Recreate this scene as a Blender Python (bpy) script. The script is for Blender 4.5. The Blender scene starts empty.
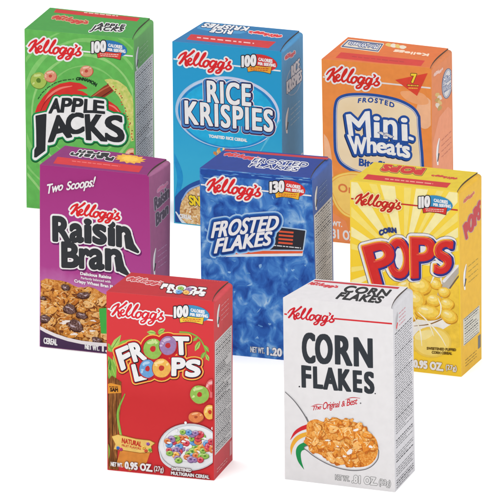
import bpy, bmesh, math, random
import numpy as np
from mathutils import Vector, Matrix, geometry

scene = bpy.context.scene

# ---------------------------------------------------------------- camera, light, exposure
PITCH, DIST, FOCAL_PX, ROLL = 0.311039335, 4.0, 7291.047, 0.00311984
cam_data = bpy.data.cameras.new('camera')
cam = bpy.data.objects.new('camera', cam_data)
scene.collection.objects.link(cam)
cam_data.sensor_width = 36.0
cam_data.lens = FOCAL_PX / 500.0 * 36.0
cam_data.clip_start, cam_data.clip_end = 0.1, 200.0
cam_data.shift_x, cam_data.shift_y = -0.0025156 / 500, 0.0374 / 500
fw = Vector((0, math.cos(PITCH), -math.sin(PITCH)))
cam.matrix_world = (Matrix.Translation(Vector((0, 0, 0.05)) - fw * DIST)
                    @ Matrix.Rotation(math.pi / 2 - PITCH, 4, 'X') @ Matrix.Rotation(-ROLL, 4, 'Z'))
scene.camera = cam

world = bpy.data.worlds.new('World')
scene.world = world
world.use_nodes = True
bg = world.node_tree.nodes['Background']
bg.inputs['Color'].default_value = (1.0, 1.0, 1.0, 1)
bg.inputs['Strength'].default_value = 1.36          # white studio tent all round

def softbox(name, loc, size, power, aim=(0, 0, 0.04), col=(1, 1, 1)):
    d = bpy.data.lights.new(name, 'AREA')
    d.shape = 'RECTANGLE'; d.size, d.size_y = size; d.energy = power; d.color = col
    o = bpy.data.objects.new(name, d); scene.collection.objects.link(o)
    o.location = loc
    o.rotation_euler = (Vector(aim) - Vector(loc)).to_track_quat('-Z', 'Y').to_euler()
    return o
softbox('key_softbox', (-0.9, -1.9, 1.5), (1.6, 1.2), 17)
softbox('fill_softbox', (2.0, -0.7, 0.8), (1.2, 1.2), 8)
softbox('overhead_softbox', (0, 0.1, 1.9), (2.0, 1.6), 9.5)

scene.view_settings.view_transform = 'Standard'
scene.view_settings.look = 'None'
scene.view_settings.exposure = 0.0
scene.view_settings.gamma = 1.0
scene.render.film_transparent = False
scene.cycles.max_bounces = 6

# ---------------------------------------------------------------- materials
def lin(c):
    c = c / 255.0
    return c / 12.92 if c <= 0.04045 else ((c + 0.055) / 1.055) ** 2.4
INK = 0.585          # sunlit-looking print colour -> real ink reflectance on grey board
_m = {}
def new_mat(name):
    m = bpy.data.materials.new(name); m.use_nodes = True
    return m, m.node_tree, m.node_tree.nodes['Principled BSDF']
def base_nodes(nt, scale, detail=3.0):
    tc = nt.nodes.new('ShaderNodeTexCoord')
    nz = nt.nodes.new('ShaderNodeTexNoise')
    nz.inputs['Scale'].default_value = scale; nz.inputs['Detail'].default_value = detail
    nt.links.new(tc.outputs['Object'], nz.inputs['Vector'])
    return tc, nz
def ink(rgb, var=0.05, rough=0.55, k=INK, scale=260):
    """printed, lightly varnished board: one ink colour with a faint mottle and paper grain"""
    key = (rgb, var, rough, k, scale)
    if key in _m: return _m[key]
    m, nt, p = new_mat('printed_board')
    col = [lin(v) * k for v in rgb]
    tc, nz = base_nodes(nt, scale)
    r = nt.nodes.new('ShaderNodeValToRGB')
    r.color_ramp.elements[0].position = 0.3; r.color_ramp.elements[1].position = 0.7
    r.color_ramp.elements[0].color = [c * (1 - var) for c in col] + [1]
    r.color_ramp.elements[1].color = [min(1, c * (1 + var)) for c in col] + [1]
    nt.links.new(nz.outputs['Fac'], r.inputs['Fac'])
    nt.links.new(r.outputs['Color'], p.inputs['Base Color'])
    p.inputs['Roughness'].default_value = rough
    p.inputs['Specular IOR Level'].default_value = 0.07
    n2 = nt.nodes.new('ShaderNodeTexNoise'); n2.inputs['Scale'].default_value = 90; n2.inputs['Detail'].default_value = 6
    nt.links.new(tc.outputs['Object'], n2.inputs['Vector'])
    b = nt.nodes.new('ShaderNodeBump'); b.inputs['Strength'].default_value = 0.10; b.inputs['Distance'].default_value = 0.001
    nt.links.new(n2.outputs['Fac'], b.inputs['Height']); nt.links.new(b.outputs['Normal'], p.inputs['Normal'])
    _m[key] = m
    return m
def ramp_ink(name, stops, scale=300, detail=4, distortion=0.0, k=INK, rough=0.55, stretch=(1, 1, 1)):
    """printed picture texture: noise through several ink colours"""
    if name in _m: return _m[name]
    m, nt, p = new_mat(name)
    tc, nz = base_nodes(nt, scale, detail)
    nz.inputs['Distortion'].default_value = distortion
    mp = nt.nodes.new('ShaderNodeMapping'); mp.inputs['Scale'].default_value = stretch
    nt.links.new(tc.outputs['Object'], mp.inputs['Vector']); nt.links.new(mp.outputs['Vector'], nz.inputs['Vector'])
    r = nt.nodes.new('ShaderNodeValToRGB'); e = r.color_ramp.elements
    while len(e) < len(stops): e.new(0.5)
    for i, (pos, rgb) in enumerate(stops):
        e[i].position = pos; e[i].color = [lin(v) * k for v in rgb] + [1]
    nt.links.new(nz.outputs['Fac'], r.inputs['Fac']); nt.links.new(r.outputs['Color'], p.inputs['Base Color'])
    p.inputs['Roughness'].default_value = rough
    p.inputs['Specular IOR Level'].default_value = 0.07
    _m[name] = m
    return m
def fade_ink(name, stops, var=0.10, k=INK, scale=120):
    """printed colour blend that runs down the panel (object Z, metres)"""
    m, nt, p = new_mat(name)
    tc, nz = base_nodes(nt, scale, 4)
    sp = nt.nodes.new('ShaderNodeSeparateXYZ'); nt.links.new(tc.outputs['Object'], sp.inputs[0])
    a = nt.nodes.new('ShaderNodeMath'); a.operation = 'MULTIPLY_ADD'; a.inputs[1].default_value = 1 / 0.11
    s = nt.nodes.new('ShaderNodeMath'); s.operation = 'MULTIPLY_ADD'; s.inputs[1].default_value = var; s.inputs[2].default_value = -var / 2
    nt.links.new(nz.outputs['Fac'], s.inputs[0]); nt.links.new(sp.outputs['Z'], a.inputs[0]); nt.links.new(s.outputs[0], a.inputs[2])
    r = nt.nodes.new('ShaderNodeValToRGB'); e = r.color_ramp.elements
    while len(e) < len(stops): e.new(0.5)
    for i, (pos, rgb) in enumerate(stops):
        e[i].position = pos; e[i].color = [lin(v) * k for v in rgb] + [1]
    nt.links.new(a.outputs[0], r.inputs['Fac']); nt.links.new(r.outputs['Color'], p.inputs['Base Color'])
    p.inputs['Roughness'].default_value = 0.55; p.inputs['Specular IOR Level'].default_value = 0.07
    return m

# ---------------------------------------------------------------- the surface
m, nt, p = new_mat('white_sweep')
tc, nz = base_nodes(nt, 6)
r = nt.nodes.new('ShaderNodeValToRGB')
r.color_ramp.elements[0].color = (0.93, 0.93, 0.93, 1); r.color_ramp.elements[1].color = (0.96, 0.96, 0.96, 1)
nt.links.new(nz.outputs['Fac'], r.inputs['Fac']); nt.links.new(r.outputs['Color'], p.inputs['Base Color'])
p.inputs['Roughness'].default_value = 0.9; p.inputs['Specular IOR Level'].default_value = 0.1
me = bpy.data.meshes.new('floor')
me.from_pydata([(-20, -20, 0), (20, -20, 0), (20, 20, 0), (-20, 20, 0)], [], [(0, 1, 2, 3)])
me.materials.append(m)
fl = bpy.data.objects.new('floor', me); scene.collection.objects.link(fl); fl['kind'] = 'structure'

# carton corners: metres, and the grid in which the artwork was traced (FTL FTR FBL FBR BTL BTR BBL BBR)
CARTONS = {
 'green': [
   ((-0.12982, 0.23762, 0.10805), (24.402, 29.004)),
   ((-0.06639, 0.21751, 0.10791), (133.799, 38.595)),
   ((-0.12989, 0.23764, 0.00000), (26.593, 207.539)),
   ((-0.06612, 0.21742, 0.00000), (135.725, 217.688)),
   ((-0.11618, 0.28269, 0.10805), (49.997, 7.506)),
   ((-0.05550, 0.25945, 0.10791), (153.600, 18.405)),
   ((-0.11938, 0.27813, 0.00000), (46.443, 186.757)),
   ((-0.05561, 0.25791, 0.00000), (154.677, 196.720)),
 ],
 'cyan': [
   ((-0.04422, 0.20703, 0.10920), (172.201, 41.403)),
   ((0.01836, 0.18313, 0.11000), (281.593, 51.402)),
   ((-0.04386, 0.20689, 0.00000), (174.000, 223.069)),
   ((0.01861, 0.18304, 0.00000), (282.343, 235.286)),
   ((-0.02620, 0.24739, 0.10923), (203.996, 21.803)),
   ((0.03089, 0.22503, 0.10996), (302.996, 31.007)),
   ((-0.03113, 0.24949, 0.00000), (196.480, 200.906)),
   ((0.03135, 0.22563, 0.00000), (303.922, 212.893)),
 ],
 'orange': [
   ((0.04094, 0.17280, 0.10844), (321.392, 59.000)),
   ((0.10306, 0.15054, 0.10957), (431.592, 67.800)),
   ((0.04272, 0.17216, 0.00000), (324.504, 240.928)),
   ((0.10400, 0.15020, 0.00000), (432.361, 252.331)),
   ((0.05669, 0.21761, 0.10844), (348.002, 36.992)),
   ((0.11567, 0.18930, 0.10955), (452.008, 48.600)),
   ((0.05613, 0.21341, 0.00000), (346.919, 219.121)),
   ((0.11741, 0.19145, 0.00000), (453.880, 230.308)),
 ],
 'purple': [
   ((-0.11424, -0.01661, 0.10455), (39.796, 164.599)),
   ((-0.05456, -0.03703, 0.10476), (149.008, 175.005)),
   ((-0.11559, -0.01615, 0.00000), (39.605, 346.470)),
   ((-0.05343, -0.03742, 0.00000), (152.453, 358.532)),
   ((-0.10135, 0.01879, 0.10455), (64.994, 145.503)),
   ((-0.04325, -0.00846, 0.10477), (170.393, 159.399)),
   ((-0.10662, 0.00651, 0.00000), (56.958, 333.329)),
   ((-0.04446, -0.01477, 0.00000), (169.284, 345.265)),
 ],
 'blue': [
   ((-0.02722, -0.02649, 0.10538), (199.602, 168.005)),
   ((0.03362, -0.04571, 0.10530), (312.000, 178.300)),
   ((-0.02644, -0.02674, 0.00000), (202.004, 352.128)),
   ((0.03655, -0.04663, 0.00000), (317.467, 363.431)),
   ((-0.01319, 0.00934, 0.10538), (225.595, 148.597)),
   ((0.04488, -0.00667, 0.10530), (331.997, 157.000)),
   ((-0.01691, 0.00633, 0.00000), (219.602, 332.925)),
   ((0.04609, -0.01357, 0.00000), (334.257, 344.054)),
 ],
 'yellow': [
   ((0.05412, -0.04827, 0.10473), (350.005, 180.596)),
   ((0.11217, -0.06945, 0.10494), (458.609, 191.594)),
   ((0.05443, -0.04838, 0.00000), (350.341, 364.360)),
   ((0.11426, -0.07021, 0.00000), (461.387, 376.954)),
   ((0.06766, -0.01433, 0.10473), (374.001, 162.005)),
   ((0.12559, -0.03510, 0.10494), (481.594, 172.594)),
   ((0.06633, -0.01793, 0.00000), (371.261, 346.470)),
   ((0.12617, -0.03975, 0.00000), (481.624, 358.872)),
 ],
 'red': [
   ((-0.07446, -0.21893, 0.09801), (106.391, 291.598)),
   ((-0.01865, -0.23604, 0.09833), (214.002, 301.004)),
   ((-0.07481, -0.21882, 0.00000), (107.413, 469.906)),
   ((-0.01909, -0.23590, 0.00000), (214.004, 480.569)),
   ((-0.06218, -0.18691, 0.09802), (130.998, 272.408)),
   ((-0.00910, -0.20421, 0.09833), (232.599, 281.803)),
   ((-0.06518, -0.18674, 0.00000), (126.786, 449.445)),
   ((-0.00947, -0.20382, 0.00000), (232.588, 459.936)),
 ],
 'white': [
   ((0.01695, -0.23381, 0.09938), (282.999, 297.504)),
   ((0.07330, -0.25441, 0.10057), (392.991, 307.491)),
   ((0.01783, -0.23414, 0.00000), (284.997, 479.210)),
   ((0.07463, -0.25490, 0.00000), (394.990, 492.347)),
   ((0.03375, -0.20350, 0.09949), (315.001, 279.001)),
   ((0.08420, -0.22127, 0.10054), (412.792, 287.405)),
   ((0.02895, -0.20033, 0.00000), (305.839, 457.489)),
   ((0.08575, -0.22109, 0.00000), (415.011, 470.402)),
 ],
}

# ---------------------------------------------------------------- flat artwork: signed distance fields -> clean meshes
# Artwork is drawn in the millimetre-like grid in which each panel was traced; a homography carries it onto the panel.
def homography(src, dst):
    A = []
    for (x, y), (u, v) in zip(src, dst):
        A.append([x, y, 1, 0, 0, 0, -u * x, -u * y, -u]); A.append([0, 0, 0, x, y, 1, -v * x, -v * y, -v])
    return np.linalg.svd(np.array(A, float))[2][-1].reshape(3, 3)

class Panel:
    def __init__(s, c3, c2, origin, inset=0.8):
        """c3, c2: TL, TR, BR, BL corners in metres and in the traced grid"""
        P = [np.array(c) for c in c3]
        s.o = P[0]; s.ex = P[1] - P[0]; s.ex = s.ex / np.linalg.norm(s.ex)
        n = np.cross(P[3] - P[0], P[1] - P[0]); s.n = n / np.linalg.norm(n)
        s.ey = np.cross(s.n, s.ex)
        uv = [((q - s.o) @ s.ex, (q - s.o) @ s.ey) for q in P]
        s.H = homography(c2, uv); s.Hi = np.linalg.inv(s.H)
        s.c2 = [np.array(c, float) for c in c2]; s.P = P; s.origin = np.array(origin); s.z = 1e-5; s.inset = inset
        c = sum(s.c2) / 4; s.clip = []
        for i in range(4):
            a, b = s.c2[i], s.c2[(i + 1) % 4]; d = (b - a) / np.linalg.norm(b - a); nn = np.array([d[1], -d[0]])
            if (c - a) @ nn > 0: nn = -nn
            s.clip.append((a, nn))
    def to3(s, pts, z):
        pts = np.asarray(pts, float); q = np.c_[pts, np.ones(len(pts))] @ s.H.T
        q = q[:, :2] / q[:, 2:]
        return s.o + q[:, :1] * s.ex + q[:, 1:] * s.ey + s.n * z - s.origin
    def uv(s, u, v):
        """fraction across / down the panel -> traced grid"""
        a = s.P[0] + (s.P[1] - s.P[0]) * u; b = s.P[3] + (s.P[2] - s.P[3]) * u; q = a + (b - a) * v - s.o
        t = s.Hi @ np.array([q @ s.ex, q @ s.ey, 1.0]); return (t[0] / t[2], t[1] / t[2])
    def inside(s, x, y, m=None):
        m = s.inset if m is None else m
        return all((np.array([x, y]) - a) @ n < -m for a, n in s.clip)

class Part:
    """one mesh object made of ink layers on a panel"""
    def __init__(s, name, box, panel):
        s.name, s.box, s.p = name, box, panel; s.v, s.f, s.mi, s.mats = [], [], [], []
    def midx(s, m):
        if m not in s.mats: s.mats.append(m)
        return s.mats.index(m)
    def add(s, pts, tris, m, dz=2.5e-6):
        s.p.z += dz; v3 = s.p.to3(pts, s.p.z); b = len(s.v); s.v += [tuple(map(float, q)) for q in v3]; k = s.midx(m)
        for t in tris:
            a, c, d = v3[t[0]], v3[t[1]], v3[t[2]]
            if np.cross(c - a, d - a) @ s.p.n < 0: t = t[::-1]
            s.f.append([b + int(i) for i in t]); s.mi.append(k)
    def done(s, label=None):
        if not s.f: return None
        me = bpy.data.meshes.new(s.name); me.from_pydata(s.v, [], s.f)
        for m in s.mats: me.materials.append(m)
        me.polygons.foreach_set('material_index', s.mi); me.update()
        o = bpy.data.objects.new(s.name, me); scene.collection.objects.link(o); o.parent = s.box
        if label: o['label'] = label
        return o
    # --- shapes
    def fill(s, shapes, layers, h=0.25, clip=True, extra_clip=None):
        """shapes: list of ('poly', [loops...]) / ('segs', array) / ('stroke', pts, radii); layers: (level, mat[, dx, dy])"""
        M = max(abs(l[0]) for l in layers) + 3 * h
        allp = np.concatenate([np.concatenate(x[1]) if x[0] == 'poly' else (x[1].reshape(-1, 2) if x[0] == 'segs' else np.asarray(x[1], float)) for x in shapes])
        rmax = max([max(x[2]) for x in shapes if x[0] == 'stroke'] + [0])
        mn = allp.min(0) - M - rmax; mx = allp.max(0) + M + rmax
        gx = np.arange(mn[0], mx[0] + h, h); gy = np.arange(mn[1], mx[1] + h, h)
        F = np.full((len(gy), len(gx)), 1e3)
        for x in shapes:
            F = np.minimum(F, sdf(x, gx, gy, M, h))
        for l in layers:
            dx, dy = (l[2], l[3]) if len(l) > 2 else (0, 0)
            G = F - l[0]
            if clip:
                X, Y = np.meshgrid(gx + dx, gy + dy)
                for a, n in s.p.clip: G = np.maximum(G, (X - a[0]) * n[0] + (Y - a[1]) * n[1] + s.p.inset)
            if extra_clip is not None:
                G = np.maximum(G, sdf(extra_clip, gx + dx, gy + dy, 500, h))
            pts, tris = contour_mesh(G, gx, gy)
            if len(tris): s.add(pts + np.array([dx, dy]), tris, l[1])
    def poly(s, pts, m, r=0.0, **k): s.fill([('poly', [np.array(pts, float)])], [(r, m)], **k)
    def curve(s, pts, w, m, **k):
        """smooth stroke through pts, width w or list"""
        s.fill([stroke(pts, w)], [(0, m)] if not isinstance(m, list) else m, **k)
    def blob(s, cx, cy, rx, ry, ang, m, irr=0.15, n=14, rng=random, dz=8e-7, clip=True):
        ph = [rng.uniform(0, 6.28) for _ in range(3)]; pts = []
        ca, sa = math.cos(ang), math.sin(ang)
        for i in range(n):
            t = 6.2832 * i / n
            r = 1 + irr * (0.6 * math.sin(2 * t + ph[0]) + 0.5 * math.sin(3 * t + ph[1]) + 0.4 * math.sin(5 * t + ph[2]))
            x, y = rx * r * math.cos(t), ry * r * math.sin(t); pts.append((cx + x * ca - y * sa, cy + x * sa + y * ca))
        if clip:
            pts = clip_poly(pts, s.p)
            if len(pts) < 3: return
            cx = sum(q[0] for q in pts) / len(pts); cy = sum(q[1] for q in pts) / len(pts)
        n = len(pts); s.add([(cx, cy)] + pts, [(0, 1 + i, 1 + (i + 1) % n) for i in range(n)], m, dz)
    def flake(s, x, y, rx, ry, a, tone, dk, hl, mid, rng=random):
        """one printed cereal flake: irregular crisp shape with blistered patches"""
        s.blob(x + .35, y + .7, rx * 1.03, ry * 1.05, a, dk, .24, 20, rng); s.blob(x, y, rx, ry, a, tone, .24, 22, rng)
        for i in range(7):
            t = rng.uniform(0, 6.28); q = rng.uniform(.1, .75)
            s.blob(x + rx * q * math.cos(t), y + ry * q * math.sin(t), rx * rng.uniform(.12, .3), ry * rng.uniform(.08, .2), a + rng.uniform(-.8, .8), (mid, hl, mid, dk, hl, mid, mid)[i], .45, 9, rng)
        s.blob(x - rx * .1, y - ry * .72, rx * .6, ry * .1, a, hl, .3, 10, rng)
    def ring(s, cx, cy, rx, ry, hole, m, m_dark, m_light, ang=0.0, rng=random):
        """one toasted cereal ring: dark rim, body, highlight, hole"""
        s.blob(cx + .25, cy + .4, rx * 1.06, ry * 1.06, ang, m_dark, 0.03, 22, rng)
        s.blob(cx, cy, rx, ry, ang, m, 0.03, 22, rng)
        for i in range(7):
            a = rng.uniform(0, 6.28); q = rng.uniform(.62, .85)
            s.blob(cx + rx * q * math.cos(a), cy + ry * q * math.sin(a), rx * .16, ry * .13, a, m_light if a > 2.6 else m, 0.3, 8, rng)
        s.blob(cx - rx * .15, cy - ry * .62, rx * .5, ry * .16, -.2, m_light, 0.1, 10, rng)
        s.blob(cx, cy, rx * hole, ry * hole, ang, m_dark, 0.08, 14, rng)

class Pieces:
    """several separate printed pieces: each becomes a part of its own"""
    def __init__(s, name, box, panel): s.a = (name, box, panel)
    def __getattr__(s, k):
        def f(*a, **kw):
            P = Part(*s.a); getattr(P, k)(*a, **kw); P.done()
        return f
    def done(s): pass

def clip_poly(pts, panel):
    for a, n in panel.clip:
        out = []; L = len(pts)
        d = [(q[0] - a[0]) * n[0] + (q[1] - a[1]) * n[1] + panel.inset for q in pts]
        for i in range(L):
            j = (i + 1) % L
            if d[i] <= 0: out.append(pts[i])
            if (d[i] <= 0) != (d[j] <= 0):
                t = d[i] / (d[i] - d[j]); out.append((pts[i][0] + t * (pts[j][0] - pts[i][0]), pts[i][1] + t * (pts[j][1] - pts[i][1])))
        pts = out
        if len(pts) < 3: return []
    return pts

def catmull(pts, n=6):
    P = np.array(pts, float)
    if len(P) < 3: return P
    Q = np.vstack([2 * P[0] - P[1], P, 2 * P[-1] - P[-2]]); out = []
    for i in range(1, len(Q) - 2):
        for k in range(n):
            t = k / n
            out.append(0.5 * (2 * Q[i] + (Q[i + 1] - Q[i - 1]) * t + (2 * Q[i - 1] - 5 * Q[i] + 4 * Q[i + 1] - Q[i + 2]) * t * t
                              + (3 * Q[i] - Q[i - 1] - 3 * Q[i + 1] + Q[i + 2]) * t ** 3))
    out.append(P[-1]); return np.array(out)
def stroke(pts, w, smooth=True):
    ws = [w] * len(pts) if not isinstance(w, (list, tuple)) else list(w)
    a = np.c_[np.array(pts, float), np.array(ws, float) / 2]
    if smooth: a = catmull(a)
    return ('stroke', a[:, :2], list(a[:, 2]))
def sdf(sh, gx, gy, M, h):
    F = np.full((len(gy), len(gx)), float(M + 1))
    if sh[0] == 'stroke':
        P, R = sh[1], sh[2]; segs = [(P[i], P[i + 1], R[i], R[i + 1]) for i in range(len(P) - 1)]
    elif sh[0] == 'poly':
        segs = []
        for L in sh[1]: segs += [(L[i], L[(i + 1) % len(L)], 0, 0) for i in range(len(L))]
    else: segs = [(q[:2], q[2:], 0, 0) for q in sh[1]]
    for a, b, ra, rb in segs:
        m = M + max(ra, rb)
        x0 = np.searchsorted(gx, min(a[0], b[0]) - m); x1 = np.searchsorted(gx, max(a[0], b[0]) + m)
        y0 = np.searchsorted(gy, min(a[1], b[1]) - m); y1 = np.searchsorted(gy, max(a[1], b[1]) + m)
        if x1 <= x0 or y1 <= y0: continue
        X = gx[None, x0:x1] - a[0]; Y = gy[y0:y1, None] - a[1]; d = b - a; L2 = d @ d
        t = np.clip((X * d[0] + Y * d[1]) / L2, 0, 1) if L2 > 1e-12 else 0 * (X + Y)
        D = np.hypot(X - t * d[0], Y - t * d[1]) - (ra + (rb - ra) * t)
        F[y0:y1, x0:x1] = np.minimum(F[y0:y1, x0:x1], D)
    if sh[0] != 'stroke':
        S = np.array([[q[0][0], q[0][1], q[1][0], q[1][1]] for q in segs]); ins = np.zeros(F.shape, bool)
        for j, y in enumerate(gy):
            yy = y + 1e-7; k = (S[:, 1] > yy) != (S[:, 3] > yy)
            if not k.any(): continue
            q = S[k]; xc = np.sort(q[:, 0] + (yy - q[:, 1]) / (q[:, 3] - q[:, 1]) * (q[:, 2] - q[:, 0]))
            ins[j] = np.searchsorted(xc, gx) % 2 == 1
        F[ins] *= -1
    return F
def contour_mesh(G, gx, gy):
    G = np.where(np.abs(G) < 1e-6, 1e-6, G); G[0], G[-1], G[:, 0], G[:, -1] = [np.maximum(q, 1e-3) for q in (G[0], G[-1], G[:, 0], G[:, -1])]
    ny, nx = G.shape; I = G < 0
    if not I.any(): return np.zeros((0, 2)), []
    code = I[:-1, :-1] * 1 + I[:-1, 1:] * 2 + I[1:, 1:] * 4 + I[1:, :-1] * 8
    NH = ny * nx
    tab = {1: [(3, 0)], 2: [(0, 1)], 3: [(3, 1)], 4: [(1, 2)], 5: [(3, 0), (1, 2)], 6: [(0, 2)], 7: [(3, 2)], 8: [(2, 3)],
           9: [(2, 0)], 10: [(0, 1), (2, 3)], 11: [(2, 1)], 12: [(1, 3)], 13: [(1, 0)], 14: [(0, 3)]}
    def eid(j, i, e):
        return (j * nx + i, NH + j * nx + i + 1, (j + 1) * nx + i, NH + j * nx + i)[e]
    nb = {}
    for c, es in tab.items():
        for j, i in zip(*np.nonzero(code == c)):
            for e0, e1 in es:
                a, b = int(eid(j, i, e0)), int(eid(j, i, e1)); nb.setdefault(a, []).append(b); nb.setdefault(b, []).append(a)
    def pos(e):
        if e < NH:
            j, i = divmod(e, nx); t = G[j, i] / (G[j, i] - G[j, i + 1]); return (gx[i] + t * (gx[i + 1] - gx[i]), gy[j])
        j, i = divmod(e - NH, nx); t = G[j, i] / (G[j, i] - G[j + 1, i]); return (gx[i], gy[j] + t * (gy[j + 1] - gy[j]))
    seen = set(); V = []; E = []
    for st in nb:
        if st in seen: continue
        loop = [st]; seen.add(st); cur = st
        while True:
            nx_ = [q for q in nb[cur] if q not in seen]
            if not nx_: break
            cur = nx_[0]; seen.add(cur); loop.append(cur)
        P = np.array([pos(e) for e in loop])
        for _ in range(3):
            n = len(P)
            if n < 8: break
            a, b = np.roll(P, 1, 0), np.roll(P, -1, 0); d = b - a; L = np.hypot(d[:, 0], d[:, 1]) + 1e-9
            dist = np.abs((P[:, 0] - a[:, 0]) * d[:, 1] - (P[:, 1] - a[:, 1]) * d[:, 0]) / L
            kill = (dist < 0.012) & (np.arange(n) % 2 == 1) & (L < 6); P = P[~kill]
        if len(P) < 3: continue
        ar = 0.5 * abs(np.sum(P[:, 0] * np.roll(P[:, 1], -1) - P[:, 1] * np.roll(P[:, 0], -1)))
        if ar < 0.01: continue
        b0 = len(V); V += [Vector(map(float, q)) for q in P]; E += [(b0 + i, b0 + (i + 1) % len(P)) for i in range(len(P))]
    if not V: return np.zeros((0, 2)), []
    ov, oe, of, *_ = geometry.delaunay_2d_cdt(V, E, [], 0, 1e-7)
    ov = np.array([tuple(q) for q in ov]); of = np.array([tuple(f) for f in of]); A = np.array(V); B = A[[e[1] for e in E]]
    keep = []
    for k in range(0, len(of), 500):            # even-odd test of each triangle's centre: counters of letters stay open
        c = ov[of[k:k + 500]].mean(1); up = (A[None, :, 1] > c[:, 1:]) != (B[None, :, 1] > c[:, 1:])
        dy = B[:, 1] - A[:, 1]; dy = np.where(np.abs(dy) < 1e-12, 1e-12, dy)
        xc = A[None, :, 0] + (c[:, 1:] - A[None, :, 1]) / dy * (B[:, 0] - A[:, 0])
        keep.append(np.sum(up & (xc > c[:, :1]), 1) % 2 == 1)
    return ov, [tuple(f) for f in of[np.concatenate(keep)]]

_txt = {}
def glyphs(text, spacing=1.0):
    """outline segments of a word in the built-in font: x 0..1 across the word, y 0 baseline .. 1 cap height"""
    key = (text, spacing)
    if key in _txt: return _txt[key]
    def get(t):
        c = bpy.data.curves.new('w', 'FONT'); c.body = t; c.resolution_u = 5; c.fill_mode = 'FRONT'; c.space_character = spacing
        o = bpy.data.objects.new('w', c); me = bpy.data.meshes.new_from_object(o)
        v = np.array([q.co[:2] for q in me.vertices]); cnt = {}
        for f in me.polygons:
            for e in f.edge_keys: cnt[e] = cnt.get(e, 0) + 1
        e = np.array([k for k, n in cnt.items() if n == 1])
        bpy.data.objects.remove(o); bpy.data.curves.remove(c); bpy.data.meshes.remove(me)
        return v, e
    if 'H' not in _txt: _txt['H'] = get('H')[0][:, 1].max()
    v, e = get(text); x0, x1 = v[:, 0].min(), v[:, 0].max()
    v = np.c_[(v[:, 0] - x0) / (x1 - x0), v[:, 1] / _txt['H']]
    _txt[key] = v[e].reshape(-1, 4)
    return _txt[key]
def word(text, top, bot, spacing=1.0):
    """a word set in an envelope: top = cap-height line, bot = baseline (2+ points each, evenly spaced)"""
    s = glyphs(text, spacing); top, bot = np.array(top, float), np.array(bot, float)
    def ev(L, u):
        k = np.clip(u, 0, 1) * (len(L) - 1)
        if len(L) == 3:      # smooth arch
            t = np.clip(u, 0, 1)[:, None]; c = 2 * L[1] - (L[0] + L[2]) / 2
            return (1 - t) ** 2 * L[0] + 2 * t * (1 - t) * c + t ** 2 * L[2]
        i = np.minimum(k.astype(int), len(L) - 2); f = (k - i)[:, None]; return L[i] * (1 - f) + L[i + 1] * f
    out = []
    for a in (s[:, :2], s[:, 2:]):
        T, B = ev(top, a[:, 0]), ev(bot, a[:, 0]); out.append(B + (T - B) * a[:, 1:2])
    return ('segs', np.c_[out[0], out[1]])
def letters(items):
    """[(char, TL, TR, BR, BL)] each letter in its own quad"""
    return [word(c, (tl, tr), (bl, br)) for c, tl, tr, br, bl in items]
def heavy(shapes, bx, by):
    """square-cornered extra weight: the glyph swept over a small rectangle"""
    out = []
    for x in shapes:
        for dx, dy in ((-bx, -by), (bx, -by), (-bx, by), (bx, by)) + (((0, by), (0, -by), (bx, 0), (-bx, 0)) if bx > .7 else ()):
            d = np.array([dx, dy])
            out.append(('segs', x[1] + np.array([dx, dy, dx, dy])) if x[0] == 'segs' else ('poly', [np.array(L) + d for L in x[1]]))
    return out
def rounded(pts, n=6):
    P = np.array(pts, float); Q = np.vstack([P[-1], P, P[0], P[1]]); out = []
    for i in range(1, len(Q) - 2):
        for k in range(n):
            t = k / n
            out.append(0.5 * (2 * Q[i] + (Q[i + 1] - Q[i - 1]) * t + (2 * Q[i - 1] - 5 * Q[i] + 4 * Q[i + 1] - Q[i + 2]) * t * t + (3 * Q[i] - Q[i - 1] - 3 * Q[i + 1] + Q[i + 2]) * t ** 3))
    return np.array(out)
def quadmap(tl, tr, br, bl):
    tl, tr, br, bl = [np.array(q, float) for q in (tl, tr, br, bl)]
    return lambda x, y: tuple((tl * (1 - x) + tr * x) * (1 - y) + (bl * (1 - x) + br * x) * y)

# brand script: pen strokes in a 420 x 165 box
SCRIPT = [
 ([(32, 92), (50, 68), (75, 52), (92, 48), (78, 78), (60, 108), (42, 130)], [6, 9, 11, 13, 15, 16, 15]),
 ([(152, 34), (128, 56), (98, 78), (74, 92)], [15, 13, 11, 9]),
 ([(76, 88), (90, 108), (88, 130), (94, 146), (106, 142)], [10, 14, 15, 13, 6]),
 ([(106, 118), (124, 112), (134, 98), (122, 90), (108, 106), (108, 128), (122, 140), (144, 128)], [8, 9, 9, 8, 11, 13, 11, 8]),
 ([(144, 128), (168, 97), (188, 66), (190, 46), (176, 58), (158, 96), (152, 126), (164, 143), (184, 132)], [7, 8, 9, 8, 11, 13, 13, 11, 7]),
 ([(184, 132), (212, 101), (238, 66), (245, 45), (230, 56), (211, 92), (198, 122), (199, 142), (216, 147), (230, 136)], [7, 8, 9, 8, 11, 13, 13, 12, 10, 7]),
 ([(262, 104), (242, 108), (227, 130), (232, 150), (250, 148), (266, 128), (264, 106), (282, 114)], [9, 11, 13, 12, 10, 10, 9, 6]),
 ([(326, 112), (302, 104), (282, 122), (280, 144), (296, 150), (318, 126), (330, 110), (316, 148), (294, 184), (270, 190), (268, 176), (300, 160), (340, 148)], [9, 10, 12, 12, 10, 10, 12, 13, 12, 10, 8, 7, 7]),
 ([(384, 118), (362, 110), (344, 128), (342, 150), (356, 156), (376, 132), (388, 116), (376, 154), (354, 190), (330, 196), (328, 182), (360, 166), (396, 156)], [9, 10, 12, 12, 10, 10, 12, 13, 12, 10, 8, 7, 7]),
 ([(404, 84), (414, 93), (402, 106)], [9, 9, 5]),
 ([(396, 156), (422, 132), (438, 106), (424, 116), (428, 132), (444, 148), (432, 164), (412, 166), (404, 156)], [7, 8, 8, 10, 12, 12, 11, 10, 8])]
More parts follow.
